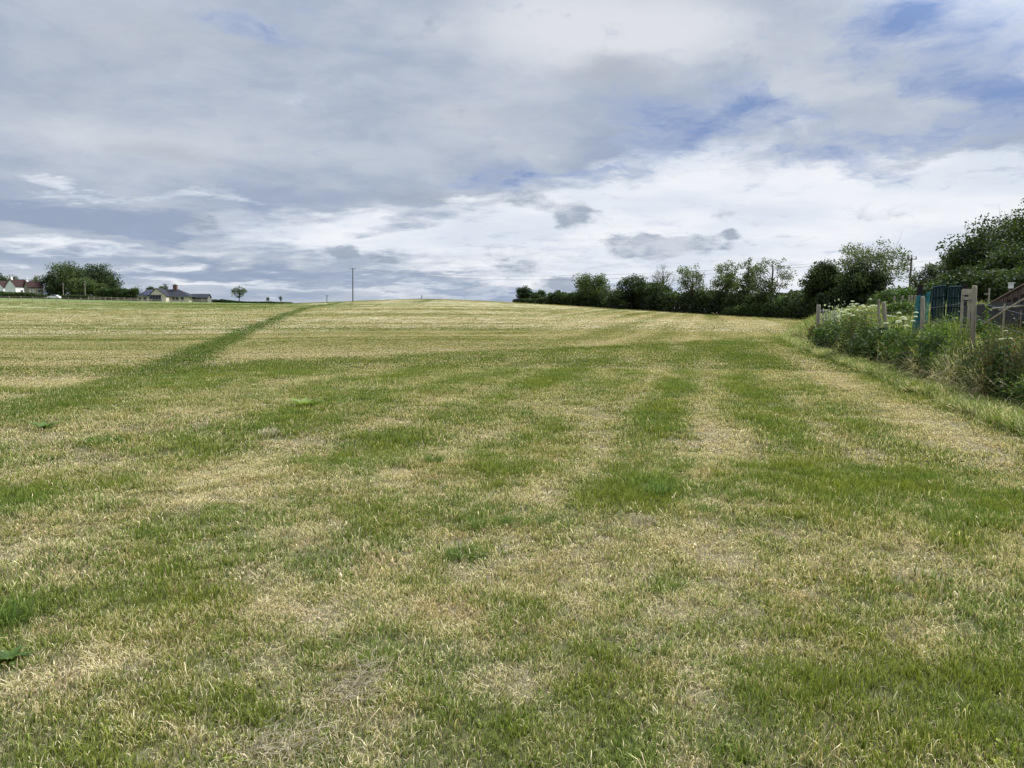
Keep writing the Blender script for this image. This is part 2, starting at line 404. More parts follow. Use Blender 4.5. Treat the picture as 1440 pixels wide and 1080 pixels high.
# ------------------------------------------------------------------ field sheet
def build_ground():
    az = np.concatenate([np.arange(-180, -50, 3.0), np.arange(-50, 50, .14), np.arange(50, 180, 3.0)])
    r = np.exp(np.linspace(math.log(.3), math.log(3500), 620))
    A, R_ = np.meshgrid(np.radians(az), r, indexing='ij')
    x = (R_ * np.sin(A)).ravel(); y = (R_ * np.cos(A)).ravel()
    z = H(x, y); g, t = green(x, y)
    far = sstep(45, 120, np.hypot(x, y)) * .55 + .45 * sstep(14, 60, np.hypot(x, y))
    # pasture beyond the field fence
    yf = np.interp(x, [-400, -185, -85, 0], [205, 205, 220, 260])
    ps = sstep(0, 6, y - yf) * sstep(-20, -60, x)
    g = np.maximum(g, ps * .9)
    far = np.where(np.hypot(x, y) > 330, 1, far)
    na, nr = len(az), len(r)
    V = np.stack([x, y, z], 1)
    V = np.vstack([V, [[0, 0, Hs(0, .3)]]]); c = len(V) - 1
    g = np.append(g, g[0]); t = np.append(t, 0); far = np.append(far, far[0])
    i = np.arange(na)[:, None]; j = np.arange(nr - 1)[None, :]
    i2 = (i + 1) % na
    Fq = np.stack([(i * nr + j), (i * nr + j + 1), (i2 * nr + j + 1), (i2 * nr + j)], -1).reshape(-1, 4)
    o = mesh_np('ground', V, Fq, M['ground'], attrs={'green': g, 'dark': t, 'far': far}, smooth=True)
    # close the small hole beneath the viewer
    mb = bpy.data.meshes.new('cap')
    import bmesh
    bm = bmesh.new(); bm.from_mesh(o.data); bm.verts.ensure_lookup_table()
    for a in range(na):
        bm.faces.new((bm.verts[a * nr], bm.verts[((a + 1) % na) * nr], bm.verts[c]))
    bm.normal_update(); bm.to_mesh(o.data); bm.free(); bpy.data.meshes.remove(mb)
    tag(o, 'gently rising mown hay meadow with green and straw patches', 'ground', kind='structure')
build_ground()

# ------------------------------------------------------------------ grass tufts as instances
def tuft_mesh(nb, rad, hmin, hmax, width, lean, curl, seed, cols=1):
    rs = np.random.RandomState(seed)
    a = rs.rand(nb) * 6.283; rr = rad * np.sqrt(rs.rand(nb))
    bx = rr * np.cos(a); by = rr * np.sin(a)
    h = hmin + (hmax - hmin) * rs.rand(nb) ** 1.4
    d = a + rs.randn(nb) * 1.2; ln = np.abs(rs.randn(nb)) * lean + curl * rs.rand(nb)
    wd = width * (.6 + .8 * rs.rand(nb)); wa = rs.rand(nb) * 6.283
    wx, wy = np.cos(wa) * wd / 2, np.sin(wa) * wd / 2
    V = []; T = []
    lv = [(0, 0, 1.0), (.4, .18, .9), (.78, .55, .65)]
    for (s, k, w) in lv:
        th = ln * k
        cx = bx + np.cos(d) * h * s * np.sin(th); cy = by + np.sin(d) * h * s * np.sin(th); cz = h * s * np.cos(th * .9) - (.006 if s == 0 else 0)
        V.append(np.stack([cx - wx * w, cy - wy * w, cz], 1)); V.append(np.stack([cx + wx * w, cy + wy * w, cz], 1)); T += [s, s]
    th = ln
    V.append(np.stack([bx + np.cos(d) * h * np.sin(th), by + np.sin(d) * h * np.sin(th), h * np.cos(np.minimum(th, 1.45))], 1)); T.append(1.0)
    V = np.stack(V, 1)  # nb,7,3
    base = (np.arange(nb) * 7)[:, None]
    Fc = np.concatenate([base + np.array([[0, 1, 3]]), base + np.array([[0, 3, 2]]), base + np.array([[2, 3, 5]]), base + np.array([[2, 5, 4]]), base + np.array([[4, 5, 6]])], 0)
    rnd = np.repeat(rs.rand(nb), 7); tip = np.tile(np.array(T), nb)
    return V.reshape(-1, 3), Fc, {'rnd': rnd, 'tip': tip}

def make_set(specs, mat, name):
    c = bpy.data.collections.new(name)
    for k, sp in enumerate(specs):
        V, Fc, at_ = tuft_mesh(*sp)
        o = mesh_np('%s_source_%02d' % (name, k), V, Fc, mat, attrs=at_, link=False)
        c.objects.link(o)
    return c

def gn_scatter(name, pts, idx, rot, scl, attrs, coll, label, cat):
    me = bpy.data.meshes.new(name); n = len(pts)
    me.vertices.add(n); me.vertices.foreach_set('co', np.asarray(pts, np.float32).ravel())
    a = me.attributes.new('idx', 'INT', 'POINT'); a.data.foreach_set('value', np.asarray(idx, np.int32))
    a = me.attributes.new('rot', 'FLOAT_VECTOR', 'POINT'); a.data.foreach_set('vector', np.asarray(rot, np.float32).ravel())
    a = me.attributes.new('scl', 'FLOAT_VECTOR', 'POINT'); a.data.foreach_set('vector', np.asarray(scl, np.float32).ravel())
    for k, v in attrs.items():
        a = me.attributes.new(k, 'FLOAT', 'POINT'); a.data.foreach_set('value', np.asarray(v, np.float32))
    o = bpy.data.objects.new(name, me); COL.objects.link(o)
    ng = bpy.data.node_groups.new(name + '_nodes', 'GeometryNodeTree')
    ng.interface.new_socket('Geometry', in_out='INPUT', socket_type='NodeSocketGeometry')
    ng.interface.new_socket('Geometry', in_out='OUTPUT', socket_type='NodeSocketGeometry')
    gi = ng.nodes.new('NodeGroupInput'); go = ng.nodes.new('NodeGroupOutput')
    ci = ng.nodes.new('GeometryNodeCollectionInfo'); ci.inputs['Collection'].default_value = coll
    ci.inputs['Separate Children'].default_value = True; ci.inputs['Reset Children'].default_value = True
    ip = ng.nodes.new('GeometryNodeInstanceOnPoints'); ip.inputs['Pick Instance'].default_value = True
    def na(nm, dt):
        q = ng.nodes.new('GeometryNodeInputNamedAttribute'); q.data_type = dt; q.inputs['Name'].default_value = nm; return q.outputs[0]
    L = ng.links.new
    L(gi.outputs[0], ip.inputs['Points']); L(ci.outputs[0], ip.inputs['Instance'])
    L(na('idx', 'INT'), ip.inputs['Instance Index'])
    L(na('rot', 'FLOAT_VECTOR'), ip.inputs['Rotation']); L(na('scl', 'FLOAT_VECTOR'), ip.inputs['Scale'])
    L(ip.outputs[0], go.inputs[0])
    md = o.modifiers.new('scatter', 'NODES'); md.node_group = ng
    return tag(o, label, cat, kind='stuff')

SPECS = []
for s in range(4): SPECS.append((26, .065, .025, .062, .0028, .35, .55, 100 + s))     # 0-3 near green
for s in range(4): SPECS.append((26, .070, .018, .052, .0026, .75, 1.0, 200 + s))      # 4-7 near dry, tangled
for s in range(3): SPECS.append((26, .16, .03, .075, .0060, .35, .5, 300 + s))        # 8-10 mid green
for s in range(3): SPECS.append((26, .17, .02, .06, .0060, .7, .9, 400 + s))          # 11-13 mid dry
for s in range(3): SPECS.append((36, .45, .03, .075, .012, .4, .6, 500 + s))          # 14-16 far
for s in range(3): SPECS.append((40, 1.2, .035, .085, .032, .4, .7, 600 + s))           # 17-19 very far
for s in range(3): SPECS.append((9, .05, .09, .15, .0030, .9, 1.0, 700 + s))          # 20-22 long loose stalks
for s in range(3): SPECS.append((11, .035, .022, .045, .015, 1.1, 1.2, 740 + s))        # 23-25 broad low leaves
def grass():
    P = []; I = []; G = []; D = []; S = []
    def band(r0, r1, dens, gi, di, half=43, amin=0.0, hs=1.0):
        n = int(dens * math.radians(2 * (half - amin)) / 2 * (r1 * r1 - r0 * r0))
        a = (RS.rand(n) * 2 - 1); a = np.radians(np.sign(a) * (amin + np.abs(a) * (half - amin))); r = np.sqrt(r0 * r0 + RS.rand(n) * (r1 * r1 - r0 * r0))
        x = r * np.sin(a); y = r * np.cos(a)
        g, dk = green(x, y)
        keep = x < foot(y) + 3
        x, y, g, dk = x[keep], y[keep], g[keep], dk[keep]; n = len(x)
        isg = RS.rand(n) < (.15 + .8 * g)
        idx = np.where(isg, RS.choice(gi, n), RS.choice(di, n))
        h = hs * (.64 + .62 * g + .7 * np.clip(fbm(x / .35, y / .35, 95, 3) - .5, -.4, .5) + 1.4 * np.clip(vnoise(x / .16, y / .16, 98) - .80, 0, 1) + 1.2 * np.clip(fbm(x / 1.1, y / 1.1, 99, 2) - .62, 0, 1)) * (.8 + .4 * RS.rand(n))
        w = .85 + .4 * RS.rand(n)
        P.append(np.stack([x, y, H(x, y)], 1)); I.append(idx); G.append(g); D.append(dk); S.append(np.stack([w, w, h], 1))
    band(1.2, 4.5, 560, [0, 1, 2, 3], [4, 5, 6, 7], 50)
    band(4.5, 9, 330, [0, 1, 2, 3], [4, 5, 6, 7], 46, hs=1.05)
    band(4.5, 9, 40, [8, 9, 10], [11, 12, 13], 46)
    band(.3, 1.2, 420, [0, 1, 2, 3], [4, 5, 6, 7], 180)
    band(1.2, 4.5, 330, [0, 1, 2, 3], [4, 5, 6, 7], 112, 50)
    band(4.5, 9, 110, [8, 9, 10], [11, 12, 13], 95, 46)
    band(9, 22, 40, [8, 9, 10], [11, 12, 13], 75, 43)
    band(9, 22, 95, [8, 9, 10], [11, 12, 13])
    band(22, 60, 16, [14, 15, 16], [14, 15, 16])
    band(60, 150, 2.4, [17, 18, 19], [17, 18, 19], 38)
    band(150, 240, .9, [17, 18, 19], [17, 18, 19], 36)
    # loose longer stalks
    n0 = len(P); band(1.5, 14, 7, [20, 21, 22], [20, 21, 22]); G[-1] = G[-1] * .75
    band(1.5, 10, 5, [23, 24, 25], [23, 24, 25]); G[-1] = G[-1] * 0 + 1.5; k_ = fbm(P[-1][:, 0] / .8, P[-1][:, 1] / .8, 111, 2) > .5
    for A_ in (P, I, G, D, S): A_[-1] = A_[-1][k_]
    P_ = np.vstack(P); n = len(P_)
    rot = np.zeros((n, 3)); rot[:, 2] = RS.rand(n) * 6.283; rot[:, 0] = RS.randn(n) * .08; rot[:, 1] = RS.randn(n) * .08
    print('grass tufts', n)
    gn_scatter('meadow_grass', P_, np.concatenate(I), rot, np.vstack(S),
               {'green': np.concatenate(G), 'dark': np.concatenate(D), 'irnd': RS.rand(n)},
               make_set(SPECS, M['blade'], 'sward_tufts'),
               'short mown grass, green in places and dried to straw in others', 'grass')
grass()

# long grass on the bank to the right
LSPEC = []
for s in range(4): LSPEC.append((34, .12, .25, .62, .0075, .35, .7, 800 + s))    # green
for s in range(3): LSPEC.append((30, .14, .30, .75, .0060, .55, .8, 820 + s))    # dry
for s in range(3): LSPEC.append((34, .10, .12, .30, .0060, .45, .8, 840 + s))    # low green
def bank_grass():
    P = []; I = []; G = []; S = []
    def add(n, y0, y1, s0, s1, idx, g0, g1, hs, mask=None):
        y = y0 + RS.rand(n) ** 1.3 * (y1 - y0); s = s0 + RS.rand(n) * (s1 - s0)
        x = foot(y) + s
        if mask is not None:
            k = mask(x, y, s); x, y, s = x[k], y[k], s[k]; n = len(x)
        P.append(np.stack([x, y, H(x, y)], 1)); I.append(RS.choice(idx, n)); G.append(g0 + (g1 - g0) * RS.rand(n))
        h = hs * (.6 + .7 * fbm(x / .8, y / .8, 97, 3)) * (.8 + .5 * RS.rand(n)) ; w = .9 + .5 * RS.rand(n)
        S.append(np.stack([w, w, h], 1))
    add(5200, 5, 55, -.8, .5, [7, 8, 9], .4, .95, 1.0)
    add(3200, 7, 48, .2, 1.7, [0, 1, 2, 3, 7, 8, 9], .65, 1.0, 1.3)
    add(600, 7, 48, .1, 1.8, [4, 5, 6], .05, .6, 1.2)
    add(1600, 12, 30, .7, 1.9, [0, 1, 2, 3], .75, 1.0, 1.35)
    add(330, 13.5, 19, .0, 1.1, [4, 5, 6], .0, .35, 1.15)
    add(3000, 6, 60, 1.2, 8, [0, 1, 2, 3, 7, 8, 9], .55, 1.0, .65)
    add(2600, 30, 110, .5, 14, [0, 1, 2, 3], .5, .95, 1.0)
    P_ = np.vstack(P); n = len(P_)
    rot = np.zeros((n, 3)); rot[:, 2] = RS.rand(n) * 6.283; rot[:, 0] = RS.randn(n) * .12; rot[:, 1] = RS.randn(n) * .12 - .08
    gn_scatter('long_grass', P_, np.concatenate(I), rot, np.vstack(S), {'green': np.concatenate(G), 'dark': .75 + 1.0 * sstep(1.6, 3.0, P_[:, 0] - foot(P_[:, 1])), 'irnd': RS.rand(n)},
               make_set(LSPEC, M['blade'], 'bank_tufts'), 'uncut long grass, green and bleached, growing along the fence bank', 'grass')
bank_grass()

# ------------------------------------------------------------------ leaf clouds and trees
def leaf_quads(C, size, up=.3, rs=RS, droop=0.0):
    """C (n,3) centres -> folded leaf quads"""
    n = len(C)
    d = rs.randn(n, 3); d[:, 2] -= droop; d /= np.linalg.norm(d, axis=1)[:, None]
    q = rs.randn(n, 3); q[:, 2] += up
    u = np.cross(d, q); u /= (np.linalg.norm(u, axis=1)[:, None] + 1e-6)
    s = size * (.6 + .8 * rs.rand(n))[:, None]
    nn = np.cross(d, u)
    V = np.stack([C - d * s * .5, C + u * s * .40 + nn * s * .08, C + d * s * .5, C - u * s * .40 + nn * s * .08], 1)
    return V.reshape(-1, 3), (np.arange(n) * 4)[:, None] + np.arange(4)[None, :], np.repeat(rs.rand(n), 4)

def tree(name, label, base, h, w, mat='oak_leaf', bark='bark', seed=0, openness=0.0, leaf=.34, n=3600, low=.12, lobes=9, cat='tree', group=None, depth=None, lean=0.0, shape=1.0):
    """h height, w width; openness 0 dense .. 1 airy"""
    rs = np.random.RandomState(seed + 1000); rnd = random.Random(seed)
    root = empty(name, base); tag(root, label, cat, group)
    rx, ry = w / 2, (depth or w) / 2
    z0, z1 = h * low, h; cz = (z0 + z1) / 2; rz = (z1 - z0) / 2
    # lobes: uneven outline
    L = []
    for i in range(lobes):
        a = i * 2.4 + rnd.uniform(-.5, .5); v = rnd.uniform(-.8, .85); rr = math.sqrt(max(0, 1 - v * v)) * rnd.uniform(.45, .72)
        L.append((rr * math.cos(a) * rx + lean * v * rx, rr * math.sin(a) * ry, cz + v * rz * .62, rnd.uniform(.34, .52)))
    L.append((lean * rx * .8, 0, cz + rz * .55, .45)); L.append((0, 0, cz, .6))
    # clusters on lobes
    nc = int(30 + 80 * (1 - openness * .5)); cl = []; n = int(n * (3.4 - 1.9 * openness)); leaf *= .88
    for k in range(nc):
        lx, ly, lz, lr = L[rnd.randrange(len(L))]
        d = rs.randn(3); d /= np.linalg.norm(d); q = rnd.uniform(.55, 1.0)
        p = np.array([lx + d[0] * lr * rx * q, ly + d[1] * lr * ry * q, lz + d[2] * lr * rz * q * .95])
        e = ((p[0] / rx) ** 2 + (p[1] / ry) ** 2 + ((p[2] - cz) / rz) ** 2) ** .5
        if e > 1: p = np.array([0, 0, cz]) + (p - np.array([0, 0, cz])) / e
        cl.append(p)
    cl = np.array(cl); cr = (.19 - .08 * openness) * min(w, h) * (.7 + .6 * rs.rand(nc))
    per = rs.multinomial(n, cr ** 2 / (cr ** 2).sum())
    C = []
    for p, r_, m_ in zip(cl, cr, per):
        g = rs.randn(m_, 3); g /= np.linalg.norm(g, axis=1)[:, None] + 1e-6
        g *= (rs.rand(m_) ** .5)[:, None]
        C.append(p + g * r_ * np.array([1, 1, .75]))
    C = np.vstack(C); C[:, 2] = np.maximum(C[:, 2], .05 * h * low + .1)
    V, Fc, rn = leaf_quads(C, leaf, rs=rs)
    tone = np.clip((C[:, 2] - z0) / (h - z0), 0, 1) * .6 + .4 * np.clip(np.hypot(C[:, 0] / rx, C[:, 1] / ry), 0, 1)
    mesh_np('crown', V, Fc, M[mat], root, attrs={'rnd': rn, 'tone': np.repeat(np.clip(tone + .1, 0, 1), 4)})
    mb = MB(); R0 = max(.05, h * .022)
    tp = [(0, 0, -.3), (rnd.uniform(-.1, .1), 0, h * .15), (lean * rx * .3 + rnd.uniform(-.2, .2), rnd.uniform(-.2, .2), h * .35), (lean * rx * .6, 0, h * .6), (lean * rx * .8, 0, h * .86)]
    mb.tube(tp, [R0 * 1.3, R0, R0 * .8, R0 * .5, R0 * .12], 7)
    nb = int(16 + 26 * openness)
    for k in rs.permutation(nc)[:nb]:
        e = Vector(cl[k]); f = rnd.uniform(.18, .6); s = Vector((lean * rx * f, 0, h * f))
        if s.z > e.z: s.z = max(h * .1, e.z - h * .1)
        m1 = s.lerp(e, .45) + Vector((rnd.uniform(-.1, .1) * w, rnd.uniform(-.1, .1) * w, .04 * h))
        rr = R0 * (.42 - .25 * f)
        mb.tube([s, m1, e], [rr, rr * .6, rr * .15], 5)
        if openness > .3:
            for q in range(4):
                t_ = e + Vector((rnd.gauss(0, 1), rnd.gauss(0, 1), rnd.gauss(.4, .8))) * cr[k] * .8
                mb.tube([m1.lerp(e, .5 + .12 * q), t_], [rr * .3, rr * .08], 4)
    mb.build('trunk', M[bark], root, smooth=True)
    return root

def tree_px(name, label, px, top, wpx, Y, base=None, **kw):
    g = ground(px, Y) if base is None else at(px, base, Y)
    if base is not None: g.z = max(g.z, Hs(g.x, g.y) - .0); g.z = Hs(g.x, g.y)
    h = at(px, top, Y).z - g.z
    return tree(name, label, g, h, wpx * mpp(Y), **kw)

GR = 'trees in the hedgerow along the far edge of the meadow'
tree_px('hedgerow_tree', 'small round dark tree at the top end of the hedgerow, standing on the brow', 737, 403.5, 25, 232, mat='dark_leaf', seed=1, n=1500, leaf=.42, low=.02, group=GR)
tree_px('hedgerow_tree', 'low rounded dark bushy tree second from the top end of the hedgerow', 759, 408.5, 21, 228, mat='dark_leaf', seed=2, n=1300, leaf=.42, low=0, group=GR)
tree_px('hedgerow_tree', 'low spreading thorn tree joining the hedgerow beside a taller domed tree', 785, 409.5, 38, 218, mat='dark_leaf', seed=3, n=1800, leaf=.42, low=0, group=GR)
tree_px('hedgerow_tree', 'domed dark green tree rising above the upper hedgerow with a ragged left side', 834, 381, 52, 205, mat='oak_leaf', seed=4, n=3400, leaf=.38, low=.05, group=GR)
tree_px('hedgerow_tree', 'broad low dark oak, widest dense crown of the upper hedgerow', 886, 388, 76, 185, mat='dark_leaf', seed=5, n=4200, leaf=.36, low=.0, group=GR, depth=9)
tree_px('hedgerow_tree', 'rounded dark crown hugging the side of the broad low oak', 922, 396, 44, 180, mat='dark_leaf', seed=45, n=2400, leaf=.36, low=.0, group=GR, depth=7)
tree_px('bare_tree', 'thin nearly leafless pale grey tree behind the broad dark oak', 931, 371, 42, 192, mat='grey_leaf', bark='bark_pale', seed=6, n=420, leaf=.22, low=.3, openness=1.0, lobes=7, group=GR)
tree_px('hedgerow_tree', 'airy round-topped ash with sky showing through the middle of its crown', 972, 371, 56, 165, mat='ash_leaf', seed=7, n=1900, leaf=.30, low=.18, openness=.85, group=GR)
tree_px('hedgerow_tree', 'ragged mid green tree with uneven top beside the round-topped ash', 1020, 365, 54, 156, mat='ash_leaf', seed=8, n=2900, leaf=.30, low=.1, openness=.6, group=GR)
tree_px('hedgerow_tree', 'narrow upright tree with a pointed open top between two ragged trees', 1049, 357, 34, 150, mat='ash_leaf', seed=9, n=1600, leaf=.28, low=.15, openness=.75, group=GR)
tree_px('hedgerow_tree', 'tall airy fan-shaped ash with dark limbs showing against the sky', 1083, 353, 66, 142, mat='ash_leaf', seed=10, n=2300, leaf=.27, low=.2, openness=1.0, lobes=11, group=GR)
tree_px('hedgerow_tree', 'dense dark pointed tree in the bottom corner of the meadow', 1154, 362, 60, 118, mat='dark_leaf', seed=11, n=5200, leaf=.30, low=.0, group=GR, shape=1.2)
tree_px('hedgerow_tree', 'tall pale-leaved ash with a wide open crown in the meadow corner', 1215, 329, 114, 112, mat='ash_leaf', seed=12, n=4200, leaf=.26, low=.22, openness=.92, lobes=13, group=GR)
tree_px('hedgerow_tree', 'dark ivy-clad tree filling the lower part of the tall pale ash', 1206, 370, 62, 110, mat='dark_leaf', seed=13, n=4600, leaf=.28, low=.0, group=GR)

GR2 = 'trees rising behind the garden fence'
tree_px('garden_tree', 'small open grey-green tree next to the pole with crossarms', 1303, 368, 56, 78, mat='grey_leaf', seed=14, n=2300, leaf=.22, low=.05, openness=.5, group=GR2)
tree_px('garden_tree', 'soft grey-green willow in front of the big dark trees', 1346, 352, 76, 74, mat='grey_leaf', seed=15, n=5200, leaf=.20, low=.05, openness=.25, group=GR2)
tree_px('garden_tree', 'large dark green spreading tree above the trellis panels', 1398, 313, 124, 68, mat='dark_leaf', seed=16, n=9000, leaf=.24, low=.05, group=GR2, lobes=13)
tree_px('garden_tree', 'tallest tree of the garden with light airy topmost twigs', 1452, 285, 134, 76, mat='oak_leaf', seed=17, n=7500, leaf=.25, low=.15, openness=.4, group=GR2, lobes=13)
tree_px('garden_tree', 'dark dense tree hanging low over the timber wall', 1430, 345, 120, 52, mat='dark_leaf', seed=18, n=9500, leaf=.20, low=.1, group=GR2, lobes=12)
tree_px('garden_tree', 'dense dark laurel mass behind the trellis panels', 1352, 378, 90, 50, mat='dark_leaf', seed=19, n=6500, leaf=.17, low=.0, group=GR2, lobes=12)
tree_px('garden_tree', 'dark rounded tree partly outside the picture behind the timber wall', 1530, 320, 130, 58, mat='oak_leaf', seed=20, n=7000, leaf=.22, low=.0, group=GR2)

GL = 'trees around the distant houses'
tree_px('broad_tree', 'large pale-topped tree with sky gaps, left half of the clump by the cottages', 104, 366, 56, 325, mat='oak_leaf', seed=30, n=3600, leaf=.55, low=.0, openness=.1, group=GL)
tree_px('broad_tree', 'large domed dark tree, right half of the big clump by the cottages', 143, 370, 54, 322, mat='dark_leaf', seed=31, n=3600, leaf=.55, low=.0, group=GL)
tree_px('broad_tree', 'lower dark tree at the cottage end of the big clump', 79, 383, 40, 320, mat='dark_leaf', seed=32, n=2200, leaf=.5, low=.0, group=GL)
tree_px('broad_tree', 'rounded low tree in front of the middle of the big clump', 122, 390, 56, 312, mat='oak_leaf', seed=33, n=2500, leaf=.5, low=.0, group=GL)
tree_px('broad_tree', 'dark tree cut by the picture edge behind the end cottage', 2, 379, 24, 350, mat='dark_leaf', seed=34, n=1500, leaf=.5, low=.0, group=GL)
tree_px('broad_tree', 'bushy tree behind the roofs of the first two cottages', 25, 385, 24, 350, mat='oak_leaf', seed=35, n=1500, leaf=.5, low=.0, group=GL)
tree_px('broad_tree', 'small open tree behind the chimney of the red-roofed stone cottage', 56, 386, 19, 345, mat='ash_leaf', seed=36, n=700, leaf=.45, low=.0, openness=.6, group=GL)
tree_px('broad_tree', 'dark rounded bush tree behind the end of the slate roof', 217, 403, 18, 330, mat='dark_leaf', seed=37, n=900, leaf=.45, low=.0, group=GL)
tree_px('broad_tree', 'spiky dark tree behind the gable of the bungalow', 234, 398.5, 16, 330, mat='oak_leaf', seed=38, n=900, leaf=.45, low=.1, openness=.3, group=GL)
tree_px('bare_tree', 'faint bare tree standing over the shrubs beside the bungalow', 198, 400, 14, 330, mat='grey_leaf', bark='bark_pale', seed=39, n=120, leaf=.3, low=.3, openness=1.0, group=GL)
tree_px('field_tree', 'lone small tree with two tops at the field edge right of the bungalow', 339, 400.5, 24, 285, mat='oak_leaf', seed=43, n=620, leaf=.36, low=.02, openness=.8, lobes=5, group=GL)
tree_px('sapling', 'slender young tree inside a stake at the hedge, nearer the lone tree', 379, 417, 6, 280, mat='ash_leaf', seed=41, n=90, leaf=.35, low=.3, openness=1.0, group=GL)
tree_px('sapling', 'slender young tree at the hedge end, nearer the brow of the hill', 396.5, 415.5, 6, 280, mat='grey_leaf', seed=42, n=70, leaf=.35, low=.3, openness=1.0, group=GL)

def hedge(name, label, pts, mat, n, leaf, seed, group=None, thick=2.0):
    """pts: (px, Y, top_py) along the hedge; leafy bank with an uneven top"""
    rs = np.random.RandomState(seed + 5000)
    W = []
    for px, Y, top in pts:
        g = ground(px, Y); W.append((g.x, g.y, max(.6, at(px, top, Y).z - g.z)))
    W = np.array(W); seg = np.hypot(np.diff(W[:, 0]), np.diff(W[:, 1])); cum = np.concatenate([[0], np.cumsum(seg)])
    t = rs.rand(n) * cum[-1]
    x = np.interp(t, cum, W[:, 0]); y = np.interp(t, cum, W[:, 1]); hh = np.interp(t, cum, W[:, 2])
    hh = hh * (.80 + .42 * fbm(t / 3.0, t * 0 + seed, 7, 3))
    v = rs.rand(n) ** .8; off = (rs.rand(n) * 2 - 1); v = v * (.55 + .45 * rs.rand(n)) ** .5; prof = np.sqrt(np.clip(1.05 - v ** 2.5, 0, 1))
    bump = .7 + .6 * fbm(t / 1.8, v * 3 + off * 3, 9 + seed, 3)
    dx = np.gradient(W[:, 0]); dy = np.gradient(W[:, 1]); i = np.clip(np.searchsorted(cum, t) - 1, 0, len(seg) - 1)
    tx = np.diff(W[:, 0])[i] / seg[i]; ty = np.diff(W[:, 1])[i] / seg[i]
    x = x - ty * off * thick * prof * bump; y = y + tx * off * thick * prof * bump
    z = H(x, y) + v * hh
    b = W[len(W) // 2]; org = np.array([b[0], b[1], Hs(b[0], b[1])])
    C = np.stack([x, y, z], 1) - org
    V, Fc, rn = leaf_quads(C, leaf, rs=rs)
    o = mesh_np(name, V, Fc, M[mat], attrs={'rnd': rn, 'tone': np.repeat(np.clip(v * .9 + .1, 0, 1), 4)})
    o.location = org
    return tag(o, label, 'hedge', group)
hedge('hedge', 'long dark overgrown hedge joining the trees along the far edge of the meadow',
      [(728, 233, 420), (770, 222, 418), (800, 214, 412), (850, 200, 410), (900, 185, 408), (960, 170, 410), (1010, 158, 405), (1060, 147, 408), (1100, 136, 413), (1130, 124, 408), (1165, 114, 405), (1210, 110, 405), (1260, 106, 410)], 'dark_leaf', 60000, .42, 1, thick=2.6)
hedge('hedge', 'lighter green scrub at the foot of the dark trees in the meadow corner',
      [(1020, 150, 432), (1060, 143, 424), (1100, 132, 418), (1128, 121, 420)], 'hedge_leaf', 6000, .32, 2, thick=1.2)
hedge('hedge', 'clipped dark hedge in front of the white cottages', [(-60, 300, 411), (0, 300, 409.5), (30, 300, 411), (60, 300, 413)], 'hedge_leaf', 9000, .45, 3, thick=1.6)
hedge('hedge', 'straight trimmed hedge running below the big clump of trees', [(58, 298, 414), (100, 298, 414.5), (140, 298, 415)], 'hedge_leaf', 9000, .42, 4, thick=1.4)
hedge('hedge', 'loose bushes between the big clump and the bungalow', [(138, 304, 406), (165, 304, 404), (180, 304, 407), (198, 304, 407)], 'hedge_leaf', 9000, .5, 5, thick=2)
hedge('hedge', 'dark field hedge running right from the outbuilding to the brow', [(295, 300, 421), (320, 300, 421.5), (350, 298, 424), (380, 295, 424), (412, 290, 427)], 'dark_leaf', 9000, .4, 6, thick=1.4)
hedge('hedge', 'dark tall hedge closing the view behind the teal trellis panels', [(1300, 47, 396), (1340, 45, 388), (1390, 43, 380), (1450, 40, 376), (1530, 38, 372)], 'dark_leaf', 16000, .17, 8, thick=1.3)
hedge('hedge', 'garden hedge rising behind the far fence posts on the bank', [(1235, 62, 414), (1262, 58, 406), (1290, 54, 402)], 'bramble_leaf', 5200, .17, 7, thick=1.3)

